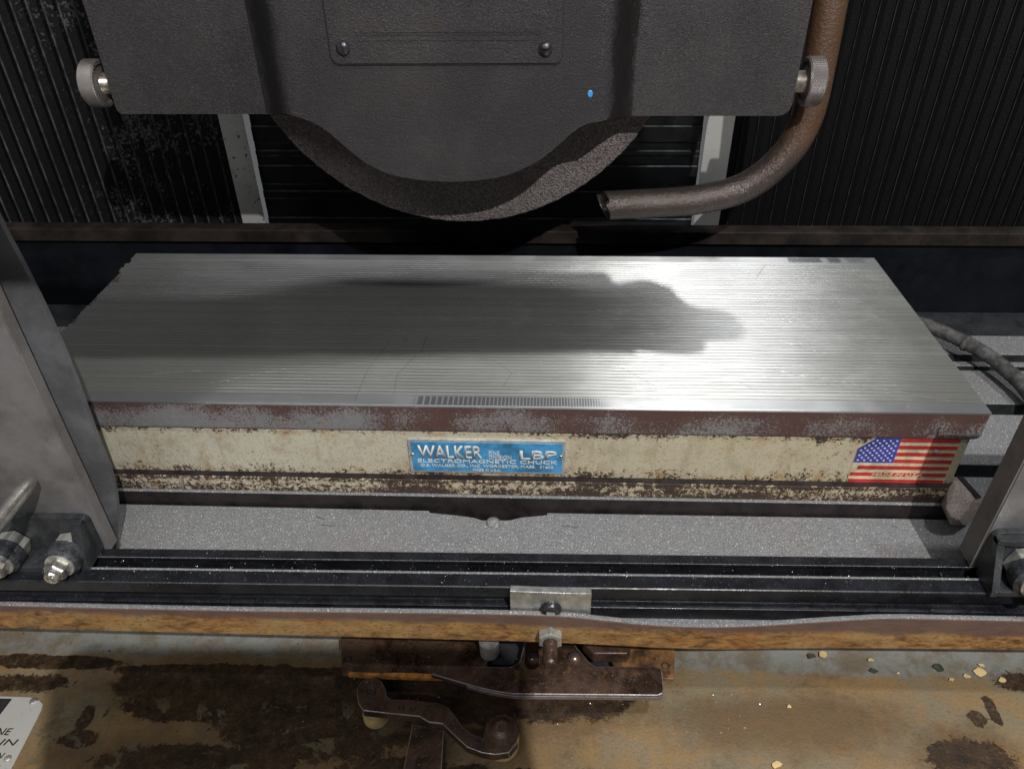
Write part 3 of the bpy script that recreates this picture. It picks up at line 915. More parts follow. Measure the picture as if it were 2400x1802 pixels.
# dust lines caught on slot lips
bm = B()
for (ya, yb, za, zb) in ((-0.0838, -0.0822, -0.0563, -0.0559), (-0.0747, -0.0744, -0.0563, -0.0561)):
    prism(bm, [(ya, za), (0.5 * (ya + yb), zb), (yb, za)], -0.2, 0.9, 'x', SK)
obj('slot_dust', bm, 'grit', rail, kind='stuff')
mb = obj('mounting_block', prism(B(), [(0.3262, -0.0820), (0.3714, -0.0820), (0.3712, -0.0556), (0.3600, -0.0560), (0.3262, -0.0552)], -0.0948, -0.0905, 'y'), 'alu', rail, bevel=0.0004)
bm = lathe(B(), [(0.0, 0.0060), (-0.0015, 0.0060), (-0.0030, 0.0050), (-0.0035, 0.0035), (-0.0035, 0.0026)], (0.3490, -0.0948, -0.0690), 'y', 32)
lathe(bm, [(-0.0035, 0.0030), (-0.0015, 0.0030), (-0.0015, 0)], (0.3490, -0.0948, -0.0690), 'y', sides=6)
obj('button_bolt', bm, 'bolt_dark', mb, smooth='auto')

# ================================================================== side shields standing on the rail


def nut_bolt(parent, x, y0, z, s=1.0, label=None):
    """hex nut, dusty collar, washer, bright hex cap, all along -y"""
    n = obj('hex_nut', lathe(B(), [(0.0, 0.0), (0.0, 0.0094 * s), (-0.0068 * s, 0.0094 * s), (-0.0074 * s, 0.0086 * s), (-0.0074 * s, 0)], (x, y0, z), 'y', sides=6, rot=R(12)), 'zinc', parent, bevel=0.0005)
    obj('collar', lathe(B(), [(-0.0070, 0.0088 * s), (-0.0078, 0.0102 * s), (-0.0155, 0.0102 * s), (-0.0170, 0.0085 * s), (-0.0170, 0)], (x, y0, z), 'y', 32), 'collar', parent, smooth='auto')
    obj('washer', lathe(B(), [(-0.0170, 0.0080 * s), (-0.0182, 0.0080 * s), (-0.0182, 0)], (x, y0, z), 'y', 32), 'zinc', parent, smooth='auto', bevel=0.0002)
    obj('hex_cap', lathe(B(), [(-0.0182, 0.0066 * s), (-0.0230, 0.0066 * s), (-0.0242, 0.0054 * s), (-0.0242, 0.0030 * s)], (x, y0, z), 'y', sides=6, rot=R(20)), 'bright', parent, bevel=0.0004)
    obj('stud', lathe(B(), [(-0.0190, 0.0044 * s), (-0.0262, 0.0044 * s), (-0.0272, 0.0036 * s), (-0.0272, 0.0026 * s), (-0.0245, 0.0022 * s), (-0.0245, 0)], (x, y0, z), 'y', 24), 'bright', parent, smooth='auto')
    return n


shl = thing('side_shield', 'pale grey sheet shield with black bracket and bolts at the left edge', 'splash shield', (0.03, -0.066, -0.0565), 'sheet shields standing along the rail')
obj('shield_sheet', bx(-0.20, 0.0893, -0.0700, -0.0655, -0.0563, 0.20), 'shield', shl, bevel=0.0003)
obj('sheet_edge', bx(0.0893, 0.0902, -0.0697, -0.0625, -0.0563, 0.20), 'shield_edge', shl, bevel=0.0002)
bm = B()
prism(bm, rrect(-0.06, 0.0868, -0.0570, -0.0262, 0.004), -0.0742, -0.0701, 'y')
box(bm, -0.06, 0.0700, -0.0880, -0.0741, -0.0563, -0.0525)
prism(bm, [(-0.0742, -0.0565), (-0.0742, -0.0270), (-0.0775, -0.0275), (-0.0860, -0.0500), (-0.0860, -0.0565)], 0.0790, 0.0850, 'x')
obj('bracket', bm, 'bracket', shl, bevel=0.0010)
nut_bolt(shl, 0.0745, -0.0745, -0.0455)
nut_bolt(shl, 0.0395, -0.0745, -0.0455)
bm = lathe(B(), [(0.0, 0.0), (-0.0005, 0.0024), (-0.002, 0.0036), (-0.008, 0.0040), (-0.06, 0.0044), (-0.062, 0.0040), (-0.062, 0)], (0.0705, -0.0770, 0.0060), 'y', 24)
obj('clamp_pin', bm, 'bright', shl, smooth=True)

bsh = catmull([(0.0935, 0, 0.20), (0.0946, 0, 0.1446), (0.0967, 0, 0.1198), (0.0984, 0, 0.0892), (0.0984, 0, 0.0553), (0.0963, 0, 0.0145), (0.0957, 0, -0.0110), (0.0926, 0, -0.0314),
               (0.0885, 0, -0.0457), (0.0785, 0, -0.0745), (0.0772, 0, -0.0823)], 5)
poly = [(p.x, p.z) for p in bsh] + [(0.0700, -0.0823), (0.0700, 0.04), (-0.20, 0.04), (-0.20, 0.20)]
poly = [(p.x, p.z) for p in bsh] + [(0.0764, -0.0823), (0.0800, 0.20)]
bk = obj('rear_shield', prism(B(), poly, -0.0520, -0.0490, 'y'), 'shield_dark', bevel=0.0004)
tag(bk, 'narrow dark grey sheet with a curved edge behind the left shield', 'splash shield', 'sheet shields standing along the rail')

shr = thing('side_shield', 'grey sheet shield with rounded black bracket at the right edge', 'splash shield', (0.66, -0.066, -0.0565), 'sheet shields standing along the rail')
obj('shield_sheet', bx(0.5862, 0.90, -0.0700, -0.0610, -0.0555, 0.056), 'shield', shr, bevel=0.0004)
obj('sheet_edge', bx(0.5850, 0.5860, -0.0697, -0.0560, -0.0555, 0.056), 'shield_edge', shr, bevel=0.0002)
bm = B()
prism(bm, rrect(0.5866, 0.680, -0.0555, -0.0238, 0.005), -0.0738, -0.0701, 'y')
prism(bm, [(-0.0738, -0.0560), (-0.0738, -0.0250), (-0.0775, -0.0262), (-0.0905, -0.0520), (-0.0905, -0.0560)], 0.5866, 0.5905, 'x')
box(bm, 0.5906, 0.680, -0.0905, -0.0739, -0.0556, -0.0520)
prism(bm, [(0.5866, -0.0248), (0.680, -0.0248), (0.680, -0.0285), (0.5866, -0.0285)], -0.0790, -0.0739, 'y')
obj('bracket', bm, 'bracket', shr, bevel=0.0012)
nut_bolt(shr, 0.6085, -0.0742, -0.0440, 1.25)

# ================================================================== wheel guard
wg = thing('wheel_guard', 'black crinkle painted wheel guard with screwed cover plate above the chuck', 'wheel guard', (0.28, 0.2, 0.13))
key = [(0.0518, 0.150, 0.1375), (0.0524, 0.150, 0.1330), (0.0545, 0.150, 0.1306), (0.0580, 0.150, 0.1305), (0.070, 0.150, 0.1305), (0.100, 0.150, 0.1305), (0.1480, 0.150, 0.1305), (0.1560, 0.1485, 0.1308), (0.1640, 0.1400, 0.1330),
       (0.1720, 0.1280, 0.1372), (0.1790, 0.1215, 0.1386), (0.1860, 0.1200, 0.1372), (0.1921, 0.120, 0.1350), (0.1987, 0.120, 0.1315), (0.2050, 0.120, 0.1265), (0.2109, 0.120, 0.1205), (0.2180, 0.120, 0.1135),
       (0.2256, 0.120, 0.1073), (0.2370, 0.120, 0.1012), (0.2503, 0.120, 0.0977), (0.2660, 0.120, 0.0957), (0.2813, 0.120, 0.0952), (0.2970, 0.120, 0.0959), (0.3132, 0.120, 0.0983),
       (0.3240, 0.120, 0.1020), (0.3351, 0.120, 0.1072), (0.3420, 0.120, 0.1118), (0.3488, 0.120, 0.1174), (0.3560, 0.120, 0.1242), (0.3634, 0.120, 0.1303), (0.3700, 0.120, 0.1334), (0.3780, 0.1205, 0.1346),
       (0.3830, 0.1240, 0.1350), (0.3880, 0.1320, 0.1336), (0.3930, 0.1420, 0.1310), (0.3985, 0.1485, 0.1293), (0.4060, 0.150, 0.1290), (0.450, 0.150, 0.1290), (0.480, 0.150, 0.1290), (0.4915, 0.150, 0.1290), (0.4960, 0.150, 0.1290), (0.4995, 0.150, 0.1300),
       (0.5022, 0.150, 0.1322), (0.5036, 0.150, 0.1360), (0.5037, 0.150, 0.1400)]
cols = catmull(key, 2)
bm = B()
zs = 8
rows = []
for p in cols:
    rows.append([bm.verts.new((p.x, p.y, p.z + (0.37 - p.z) * k / zs)) for k in range(zs + 1)] + [bm.verts.new((p.x, 0.1545, 0.37)), bm.verts.new((p.x, 0.1545, p.z))])
nr = len(rows[0])
for a, b in zip(rows, rows[1:]):
    for k in range(nr):
        bm.faces.new((a[k], b[k], b[(k + 1) % nr], a[(k + 1) % nr]))
bm.faces.new(rows[0])
bm.faces.new(rows[-1])
obj('guard_cover', bm, 'guard', wg, smooth='auto', bevel=0.0008)
bm = B()
prism(bm, [(0.0525, 0.155), (0.4990, 0.155), (0.4990, 0.262), (0.490, 0.275), (0.065, 0.275), (0.0525, 0.262)], 0.1330, 0.37, 'z')
obj('guard_housing', bm, 'guard', wg, bevel=0.002)
obj('plate_gap', prism(B(), rrect(0.2116, 0.3525, 0.1688, 0.36, 0.005), -0.0, 0.0004, 'y'), 'guard_dark', wg).location.y += 0.1193  # dark sheet standing for the shaded gap round the cover plate
insp = obj('cover_plate', prism(B(), rrect(0.2124, 0.3517, 0.1697, 0.36, 0.0045), 0.1186, 0.1199, 'y'), 'guard', wg, bevel=0.0004)
bm = B()
for z in (0.1875, 0.1860, 0.1830):
    box(bm, 0.2285, 0.3390, 0.1183, 0.1187, z - 0.0002, z + 0.0002)
obj('embossed_rib', bm, 'guard', insp)
slotted('slotted_screw', (0.2203, 0.1186, 0.1787), 0.0043, 0.0026, R(100), 'bolt_dark', insp)
slotted('slotted_screw', (0.3421, 0.1186, 0.1777), 0.0043, 0.0026, R(5), 'bolt_dark', insp)
bm = lathe(B(), [(-0.0003, 0), (-0.0003, 0.0012), (0.0, 0.0016)], (0, 0, 0), 'y', 14)
d = obj('paint_dot', bm, 'dot', wg, local=True)
d.location = Vector((0.3700, 0.1199, 0.1515)) - wg.location
d.scale = (1.0, 1, 1.4)


def knob(x, sgn, label):
    """knurled disc on a stud; sgn points away from the guard"""
    c = (x, 0.165, 0.1468)
    k = obj('knurled_knob', lathe(B(), [(-0.0055 * sgn, 0.0072), (-0.0040 * sgn, 0.0118), (-0.0055 * sgn, 0.0126), (-0.0055 * sgn, 0.0146), (-0.0045 * sgn, 0.0156), (0.0045 * sgn, 0.0156),
                                        (0.0055 * sgn, 0.0146), (0.0055 * sgn, 0)], c, 'x', 56), 'knurl', wg, smooth='auto', label=label)
    obj('knob_stud', lathe(B(), [(-0.026 * sgn, 0.0070), (-0.0050 * sgn, 0.0070), (-0.004 * sgn, 0.0085)], c, 'x', 32), 'stud', k, smooth=True)


knob(0.0355, -1, 'dull left knurled knob')
knob(0.5183, 1, 'brighter right knurled knob')

# ================================================================== grinding wheel
wc = (0.2822, 0.0, 0.1958)
RW = 0.1520
bm = B()
nw = 360
prof = [(0.1725, 0.05), (0.1722, 0.10), (0.1720, 0.125), (0.1720, 0.140), (0.1720, RW - 0.0012), (0.1728, RW), (0.1900, RW), (0.2090, RW), (0.2100, RW - 0.001), (0.2100, 0.05)]
rings = []
for a, r in prof:
    ring = []
    for i in range(nw):
        rr = r + (random.uniform(-0.00035, 0.00035) if r > 0.14 else 0)
        t = 2 * math.pi * i / nw
        ring.append(bm.verts.new((wc[0] + rr * math.cos(t), a, wc[2] + rr * math.sin(t))))
    rings.append(ring)
for a, b in zip(rings, rings[1:]):
    for i in range(nw):
        bm.faces.new((a[i], a[(i + 1) % nw], b[(i + 1) % nw], b[i]))
gw = obj('grinding_wheel', bm, 'wheel', smooth='auto')
tag(gw, 'round dark brown abrasive wheel showing below the black guard', 'grinding wheel')

# ================================================================== coolant pipe
pp = catmull([(0.5255, 0.195, 0.36), (0.5268, 0.193, 0.25), (0.5275, 0.190, 0.1916), (0.5288, 0.190, 0.1534), (0.5290, 0.190, 0.1212), (0.5238, 0.190, 0.0994), (0.5156, 0.190, 0.0850), (0.5029, 0.190, 0.0712),
              (0.4871, 0.190, 0.0615), (0.4640, 0.190, 0.0553), (0.4482, 0.190, 0.0528), (0.4159, 0.190, 0.0508), (0.3880, 0.190, 0.0492)], 6)
bm = B()
n_r = [0.0112 - 0.0002 * min(1, i / 30) for i in range(len(pp))]
tube(bm, pp, n_r, 28, cap=False)
inner = [p.copy() for p in pp[-10:]]
tube(bm, inner, 0.0088, 28, cap=False)
bm.verts.ensure_lookup_table()
outer_end = [v for v in bm.verts][(len(pp) - 1) * 28:len(pp) * 28]
inner_end = [v for v in bm.verts][-28:]
for k in range(28):
    bm.faces.new((outer_end[k], outer_end[(k + 1) % 28], inner_end[(k + 1) % 28], inner_end[k]))
# oblique saw cut with a slightly crushed mouth
for v in outer_end + inner_end:
    dz = v.co.z - 0.0492
    v.co.x += -0.32 * dz - 0.35 * (v.co.y - 0.19) + (0.004 if dz > 0.006 else 0)
bmesh.ops.recalc_face_normals(bm, faces=bm.faces)
cpipe = obj('coolant_pipe', bm, 'pipe', smooth='auto')
tag(cpipe, 'bent brown coolant pipe sweeping round below the guard at right', 'pipe')

# ================================================================== bellows


def fold_mesh(name, wd, side):
    """one vertical pleat: two flat leaves meeting in a narrow stitched crest"""
    bm = B()
    pr = [(-wd / 2, 0.0050), (-0.0007, 0.0022), (-0.0004, 0.0004), (0.0001, 0.0002), (0.0006, 0.0018), (wd / 2, 0.0050), (wd / 2, 0.012), (-wd / 2, 0.012)]
    prism(bm, pr, -0.12, 0.42, 'z')
    bmesh.ops.recalc_face_normals(bm, faces=bm.faces)
    for f in bm.faces:
        c = f.calc_center_median()
        if len(f.verts) == 4 and c.y < 0.0012 and -0.0003 < c.x * side < 0.0005:
            f.material_index = 1
    me = bpy.data.meshes.new(name)
    bm.to_mesh(me)
    bm.free()
    return me


def bellows(x_end, sgn, count, mat, label, px, wd):
    t = thing('way_bellows', label, 'bellows', (x_end, 0.345, -0.05), 'bellows behind the wheel')
    me = fold_mesh('fold_' + mat, wd, -sgn)
    for i in range(count):
        o = obj('fold', me, [mat, 'fold_dust' if mat == 'bell_l' else 'fold_edge'], t, local=True)  # both crest materials paint in caught light, dusty on the left
        o.location = Vector((x_end + sgn * (i + 0.5) * wd, 0.335, 0)) - t.location
        o.rotation_euler = (0, 0, R(random.uniform(-2, 2)))
    a, b = px
    p = obj('end_post', bx(a, b, 0.3330, 0.3338, -0.0335, 0.42), 'post', t, bevel=0.0002)
    return t


bellows(0.0412, -1, 24, 'bell_l', 'dusty black pleated bellows with speckled pale post left of the wheel', (0.0425, 0.0652), 0.0137)
bellows(0.5145, 1, 24, 'bell_r', 'clean black pleated bellows with plain pale post right of the wheel', (0.4885, 0.5128), 0.0137)

# ================================================================== telescopic way cover between the posts
wcov = thing('way_cover', 'stack of black horizontal cover plates behind the wheel', 'way cover', (0.28, 0.35, -0.05))
zc = [0.42, 0.0698, 0.0612, 0.0458, 0.0385, 0.0335, 0.0242, 0.0058, -0.0008, -0.0083, -0.0282, -0.0450, -0.09]
for i, (a, b) in enumerate(zip(zc, zc[1:])):
    yo = 0.3475 - 0.0006 * i + (0.001 if i % 2 else 0)
    bm = B()
    prism(bm, [(yo, b + 0.0006), (yo + 0.0008, b), (yo + 0.012, b), (yo + 0.012, a - 0.0001), (yo + 0.0018, a - 0.0001), (yo + 0.0002, a - 0.0009)], 0.0656, 0.4880, 'x')
    bm.faces.ensure_lookup_table()
    bm.faces[4].material_index = 1
    obj('cover_plate', bm, ['slat', 'slat_edge_lit'], wcov)

# ================================================================== trip dog and lever below the table
dog = thing('trip_dog', 'oily brown slotted trip plate on two dome screws below the rusty rim', 'trip dog', (0.33, -0.09, -0.13))
bm = prism(B(), [(0.2160, -0.0700), (0.3120, -0.0700), (0.3110, -0.0950), (0.3060, -0.0985), (0.2229, -0.1000)], -0.1330, -0.1302, 'z')
mount = obj('mounting_strip', bm, 'dog', dog, bevel=0.0006)
obj('rusty_tab', prism(B(), [(0.3840, -0.0700), (0.4284, -0.0700), (0.4241, -0.0968), (0.3900, -0.0968)], -0.1330, -0.1302, 'z'), 'tab', dog, bevel=0.0006, label='orange rusted tab')
obj('recess_shade', bx(0.2800, 0.4100, -0.0930, -0.0600, -0.1450, -0.1380), 'dark_floor', dog)  # dark sheet added to show the shaded recess behind the trip plate
bm = prism(B(), [(0.2270, -0.1002), (0.2275, -0.0980), (0.2420, -0.0985), (0.2600, -0.0978), (0.2900, -0.0985), (0.2900, -0.1008), (0.2600, -0.1010)], -0.1324, -0.1298, 'z')
obj('rust_streak', bm, 'rust', mount)
for x, y in ((0.2246, -0.0896), (0.2444, -0.0890), (0.4201, -0.0882)):
    bm = lathe(B(), [(0.0002, 0.0026), (0.0004, 0.0022), (0.0003, 0.0019), (-0.0004, 0.0017), (-0.0004, 0)], (x, y, -0.1302), 'z', 16)
    obj('screw_hole', bm, 'dark_floor', mount)
bm = prism(B(), [(0.2778, -0.1005), (0.3015, -0.1072), (0.3150, -0.1105), (0.3272, -0.1122), (0.4125, -0.1105), (0.4155, -0.1092), (0.4166, -0.1062), (0.4170, -0.0950), (0.4160, -0.0922), (0.4125, -0.0912),
                 (0.3771, -0.0922), (0.3740, -0.0900), (0.3690, -0.0830), (0.3632, -0.0750), (0.3339, -0.0750), (0.3315, -0.0880), (0.3303, -0.0909), (0.3270, -0.0935), (0.3239, -0.0942), (0.2848, -0.0950)], -0.1300, -0.1262, 'z')
obj('trip_plate', bm, 'dog', dog, bevel=0.0006, edge='dog_edge')
obj('worn_edge', prism(B(), [(0.3000, -0.1068), (0.3150, -0.1106), (0.3272, -0.1124), (0.4125, -0.1107), (0.4158, -0.1094), (0.4160, -0.1100), (0.4127, -0.1115), (0.3272, -0.1132), (0.3150, -0.1114), (0.3000, -0.1076)], -0.1298, -0.1268, 'z'),
    'dog_edge', dog, bevel=0.0004)
for x, y in ((0.3394, -0.0882), (0.3643, -0.0874)):
    bm = B()
    dome(bm, (x, y, -0.1262), 0.0043, 0.0040, 'z', 24)
    obj('dome_screw', bm, 'dome', dog, smooth=True)
bm = B()
lathe(bm, [(0.0, 0.0), (0.0, 0.0058), (0.012, 0.0062), (0.012, 0)], (0.3120, -0.082, -0.1300), 'z', 28)
obj('roller', bm, 'zinc', dog, smooth='auto')
obj('stop_block', prism(B(), [(0.3680, -0.0700), (0.3985, -0.0700), (0.3985, -0.0840), (0.3960, -0.0865), (0.3760, -0.0870), (0.3700, -0.0800)], -0.1300, -0.1210, 'z'), 'dog', dog, bevel=0.0008)

sb = thing('hex_bolt', 'grey hex head bolt with dark thread standing out of the rusty rim', 'bolt', (0.349, -0.0985, -0.0868))
obj('bolt_head', lathe(B(), [(0.0, 0.0), (0.0, 0.0070), (-0.0004, 0.0074), (-0.0052, 0.0074), (-0.0056, 0.0064), (-0.0056, 0)], (0.349, -0.0988, -0.0868), 'y', sides=6, rot=R(90)), 'zinc', sb, bevel=0.0003)
pf = [(-0.0056, 0.0040)]
for i in range(11):
    pf += [(-0.0060 - i * 0.00125, 0.0032), (-0.0060 - i * 0.00125 - 0.0006, 0.0040)]
pf += [(-0.0205, 0.0030), (-0.0205, 0)]
obj('bolt_thread', lathe(B(), pf, (0.349, -0.0988, -0.0868), 'y', 24), 'dog', sb, smooth='auto')

lev = thing('trip_lever', 'bent brown trip lever with cream rollers lying on the machine bed', 'lever', (0.275, -0.13, -0.15))
out = [(0.2427, -0.1037), (0.2390, -0.1044), (0.2363, -0.1066), (0.2352, -0.1105), (0.2356, -0.1150), (0.2380, -0.1208), (0.2413, -0.1248), (0.2589, -0.1264), (0.2746, -0.1275), (0.2805, -0.1308), (0.2883, -0.1315),
       (0.2963, -0.1386), (0.3033, -0.1445), (0.3121, -0.1476), (0.3196, -0.1484), (0.3270, -0.1470), (0.3318, -0.1405), (0.3127, -0.1392), (0.3049, -0.1368), (0.3005, -0.1334), (0.2968, -0.1284),
       (0.2907, -0.1212), (0.2842, -0.1188), (0.2699, -0.1173), (0.2569, -0.1172), (0.2537, -0.1151), (0.2525, -0.1110), (0.2491, -0.1060), (0.2460, -0.1042)]
obj('lever_arm', prism(B(), out, -0.1330, -0.1268, 'z'), 'dog', lev, bevel=0.0005, edge='dog_edge')
for x, y, r in ((0.2440, -0.1128, 0.0030), (0.2633, -0.1229, 0.0017), (0.2703, -0.1232, 0.0017)):
    obj('lever_pin', lathe(B(), [(0.0003, r), (0.0005, r * 0.9), (0.0003, r * 0.75), (-0.0003, r * 0.6), (-0.0003, 0)], (x, y, -0.1268), 'z', 18), 'dark_floor', lev, smooth='auto')
obj('roller', lathe(B(), [(-0.0195, 0), (-0.0195, 0.0072), (-0.0190, 0.0078), (-0.0030, 0.0078), (-0.0030, 0)], (0.2450, -0.1155, -0.1300), 'z', 36), 'nylon', lev, smooth='auto')
r2 = obj('roller', lathe(B(), [(-0.0190, 0), (-0.0190, 0.0098), (-0.0060, 0.0100), (-0.0060, 0)], (0.3222, -0.1345, -0.1230), 'z', 36), 'nylon', lev, smooth='auto')
obj('roller_cap', lathe(B(), [(-0.0060, 0.0099), (-0.0048, 0.0100), (-0.0036, 0.0092), (-0.0030, 0.0070), (-0.0018, 0.0062), (-0.0008, 0.0040), (-0.0002, 0.0034), (-0.0004, 0.0014), (-0.0012, 0.0010), (-0.0012, 0)],
                        (0.3222, -0.1345, -0.1220), 'z', 36), 'dog', r2, smooth='auto')
obj('pivot_block', prism(B(), [(0.2700, -0.1285), (0.2890, -0.1320), (0.2910, -0.1750), (0.2680, -0.1750)], -0.1505, -0.1330, 'z'), 'dog', lev, bevel=0.0006, edge='dog_edge')

# ================================================================== label plate bottom left
lab = thing('instruction_label', 'worn white instruction label with torn corner at the lower left', 'label', (0.0, -0.13, -0.15))
obj('label_sheet', prism(B(), [(-0.10, -0.1085), (0.0262, -0.1090), (0.0330, -0.1108), (0.0368, -0.1132), (0.0380, -0.1166), (0.0400, -0.1509), (0.0395, -0.1850), (-0.10, -0.1850)], -0.1502, -0.1492, 'z'), 'label', lab, bevel=0.0003)
obj('black_panel', prism(B(), [(-0.10, -0.1107), (0.0158, -0.1107), (0.0140, -0.1234), (-0.10, -0.1234)], -0.1494, -0.1489, 'z'), 'ink', lab)
for s, x0, x1, y0, y1 in (('NE', 0.0185, 0.0278, -0.1338, -0.1296), ('T IN', 0.0165, 0.0350, -0.1400, -0.1363), ('N', 0.0275, 0.0316, -0.1478, -0.1445)):
    text('lettering', s, x0, x1, y0, y1, 0, 'ink', lab, 0.0, 0.2, ground=-0.1489, depth=0.0004)
bm = B()
dome(bm, (0.0348, -0.1478, -0.1492), 0.0022, 0.0012, 'z', 16)
obj('label_screw', bm, 'zinc', lab, smooth=True)
bm = B()
dome(bm, (0.0300, -0.1118, -0.1492), 0.0026, 0.0010, 'z', 7)
obj('label_screw', bm, 'alu', lab)

# ================================================================== loose paint flakes on the bed
FL = [(0.5251, -0.0661, 0.0055, 'chip', 'cream paint flake standing at the rear of the bed beside a dark one'),
      (0.5175, -0.0668, 0.0048, 'chip_dark', 'dark green paint flake at the rear of the bed'),
      (0.5545, -0.0680, 0.0030, 'chip', 'small cream paint flake near the slender dark flake'),
      (0.5545, -0.0750, 0.0040, 'chip_dark', 'slender dark green paint flake alone on the tan bed'),
      (0.6213, -0.0735, 0.0068, 'chip', 'largest cream paint flake, lying at the right of the bed'),
      (0.6235, -0.0695, 0.0034, 'chip', 'tan paint flake tucked behind the largest flake'),
      (0.6115, -0.0772, 0.0038, 'chip', 'pale ragged paint flake left of the largest flake'),
      (0.6006, -0.0798, 0.0028, 'chip', 'cream paint flake left in the row before the largest flake'),
      (0.6320, -0.0790, 0.0033, 'chip', 'rightmost cream paint flake on the bed'),
      (0.5960, -0.0715, 0.0055, 'chip_dark', 'broken grey green paint flake behind the cream ones'),
      (0.4953, -0.1012, 0.0026, 'chip', 'small pointed cream flake alone in the middle of the bed'),
      (0.4789, -0.1374, 0.0048, 'chip', 'square cream paint flake at the lower edge of the photo'),
      (0.5693, -0.0762, 0.0016, 'chip', 'tiny pale paint flake between the dark flakes')]
for x, y, s, m, lb in FL:
    bm = B()
    k = random.randint(8, 12)
    ph = random.uniform(0, 6)
    poly = [(s * 0.62 * random.uniform(0.5, 1.25) * math.cos(ph + 2 * math.pi * i / k), s * 0.5 * random.uniform(0.5, 1.25) * math.sin(ph + 2 * math.pi * i / k)) for i in range(k)]
    prism(bm, poly, 0, 0.0004, 'z')
    zc_ = -0.1494 if y < -0.0735 else -0.1494 + 0.9 * max(0, (y + 0.0735)) ** 2 / 0.02
    o = obj('paint_flake', bm, m)
    o.location = (x, y, zc_ + 0.0003)
    o.rotation_euler = (R(random.uniform(-6, 10)), R(random.uniform(-8, 8)), 0)
    tag(o, lb, 'paint flake', 'paint flakes on the bed')

# ================================================================== loose grit
bm = B()


def grain(bm, x, y, z, s):
    v = [bm.verts.new((x + random.uniform(-s, s), y + random.uniform(-s, s), z + random.uniform(0, s * 1.2))) for _ in range(4)]
    for f in ((0, 1, 2), (0, 1, 3), (0, 2, 3), (1, 2, 3)):
        bm.faces.new([v[i] for i in f])


for _ in range(900):
    x = random.uniform(-0.05, 0.66)
    grain(bm, x, random.choice((random.gauss(-0.083, 0.0012), random.uniform(-0.092, -0.069))) + 0.012 * (x - 0.18), -0.0563, random.uniform(0.0001, 0.0004))
for _ in range(700):
    grain(bm, random.uniform(0.0, 0.66), random.uniform(-0.066, -0.012), ZF + 0.0002, random.uniform(0.0002, 0.0005))
for _ in range(260):
    grain(bm, random.uniform(0.01, 0.60), random.uniform(0.002, 0.2), 0.00005, random.uniform(0.0001, 0.0003))
for _ in range(160):
    grain(bm, random.uniform(0.2, 0.48), random.uniform(-0.125, -0.085), -0.1262 if random.random() < 0.4 else -0.1498, random.uniform(0.0002, 0.0006))
gr = obj('loose_grit', bm, 'swarf', kind='stuff')
gr['label'] = 'fine bright grinding grit scattered over rail, gutter and chuck'

# ================================================================== arm reaching across in front of the lamp, above the view
arm = thing('person', 'arm in a dark sleeve held out above the chuck, hand closed with one finger out', 'person', (0.2, -0.21, 0.33))


def skinned(name, chains, mat, parent, sub=2):
    """chains of (x,y,z,radius); every chain after the first is rooted on an earlier vertex index"""
    vs, es, rad = [], [], []
    for root, ch in chains:
        prev = root
        for x, y, z, r in ch:
            vs.append((x, y, z))
            rad.append(r)
            if prev is not None:
                es.append((prev, len(vs) - 1))
            prev = len(vs) - 1
    me = bpy.data.meshes.new(name)
    me.from_pydata(vs, es, [])
    o = obj(name, me, mat, parent)
    m = o.modifiers.new('skin', 'SKIN')
    for i, v in enumerate(me.skin_vertices[0].data):
        v.radius = (rad[i], rad[i])
        v.use_root = i == 0
    m.use_smooth_shade = True
    sm = o.modifiers.new('sub', 'SUBSURF')
    sm.levels = sm.render_levels = sub
    return o


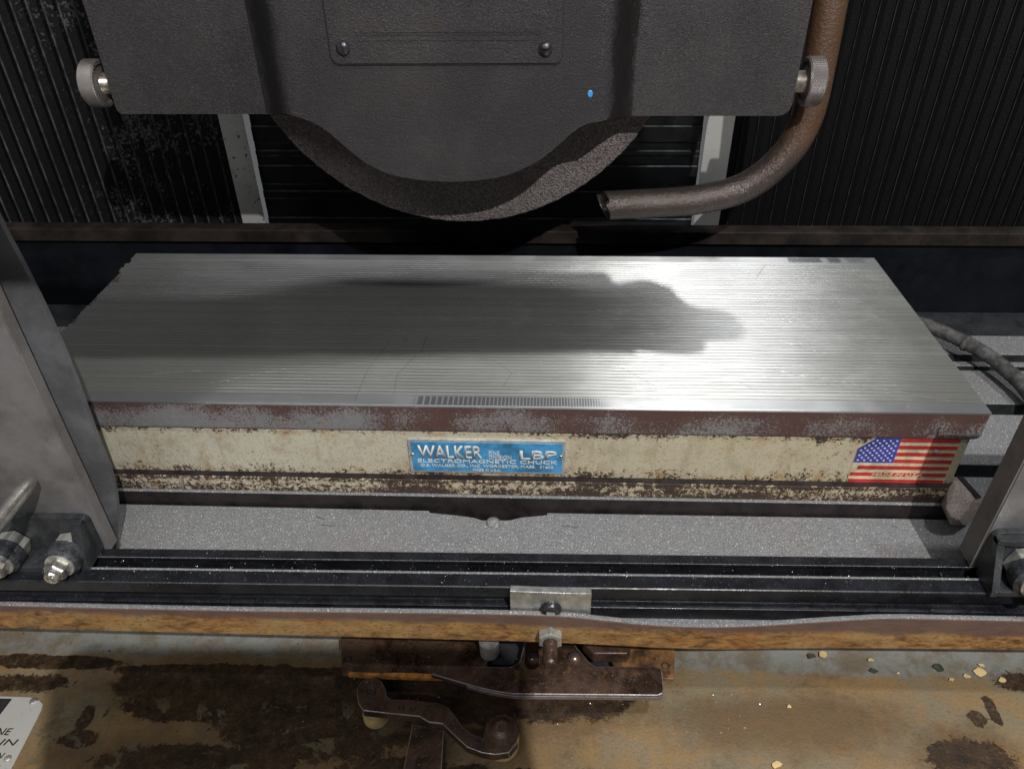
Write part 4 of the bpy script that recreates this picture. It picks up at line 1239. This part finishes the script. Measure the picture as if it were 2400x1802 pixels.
AY, AZ = -0.2105, 0.330
MT['skin'] = m_plain('skin', (0.42, 0.25, 0.18), 0.5, 0, 0.1, 60, 0.1)
MT['sleeve'] = m_plain('dark_cotton', (0.03, 0.035, 0.05), 0.9, 0, 0.2, 60, 0.3)
skinned('hand', [(None, [(0.420, AY - 0.001, AZ, 0.019), (0.445, AY - 0.001, AZ, 0.019), (0.470, AY - 0.001, AZ, 0.0200), (0.488, AY - 0.001, AZ, 0.0205)]),
                 (3, [(0.506, AY - 0.006, AZ - 0.003, 0.0118), (0.520, AY - 0.007, AZ - 0.003, 0.0105), (0.532, AY - 0.007, AZ - 0.002, 0.0092)]),
                 (3, [(0.502, AY + 0.008, AZ + 0.004, 0.0095), (0.506, AY + 0.008, AZ - 0.010, 0.0090), (0.492, AY + 0.007, AZ - 0.016, 0.0085)]),
                 (3, [(0.503, AY + 0.002, AZ + 0.008, 0.0095), (0.508, AY - 0.002, AZ - 0.012, 0.0090), (0.494, AY - 0.002, AZ - 0.018, 0.0085)]),
                 (3, [(0.500, AY - 0.011, AZ + 0.006, 0.0090), (0.508, AY - 0.013, AZ - 0.006, 0.0085), (0.494, AY - 0.013, AZ - 0.014, 0.0080)]),
                 (2, [(0.480, AY - 0.013, AZ - 0.006, 0.0100), (0.496, AY - 0.016, AZ - 0.008, 0.0092), (0.513, AY - 0.016, AZ - 0.009, 0.0082)])], 'skin', arm)
sp = catmull([(0.478, AY + 0.001, AZ), (0.36, AY + 0.001, AZ + 0.001), (0.25, AY, AZ + 0.002), (0.10, AY - 0.003, AZ + 0.004), (-0.06, AY - 0.03, AZ + 0.004), (-0.20, AY - 0.12, AZ - 0.02), (-0.30, AY - 0.26, AZ + 0.0)], 6)
sr = [0.0255 + 0.020 * (i / (len(sp) - 1)) + random.uniform(-0.0008, 0.0008) for i in range(len(sp))]
obj('sleeve', tube(B(), sp, sr, 20), 'sleeve', arm, smooth='auto')

# ================================================================== phone taking the picture, just behind the lens point
ph = thing('phone', 'dark phone held level in front of the machine to take the picture', 'phone')
pb = obj('phone_body', prism(B(), rrect(-0.058, 0.108, -0.062, 0.014, 0.010), 0.010, 0.018, 'y'), 'phone', ph, bevel=0.0012)
obj('phone_screen', prism(B(), rrect(-0.055, 0.105, -0.059, 0.011, 0.008), 0.0182, 0.0186, 'y'), 'ink', ph)
# modelled upright facing +Y, then turned to look where the camera looks (its back towards the machine)
ph.matrix_world = Matrix.Translation(CAM) @ M.to_4x4() @ Matrix(((1, 0, 0, 0), (0, 0, 1, 0), (0, 1, 0, 0), (0, 0, 0, 1)))
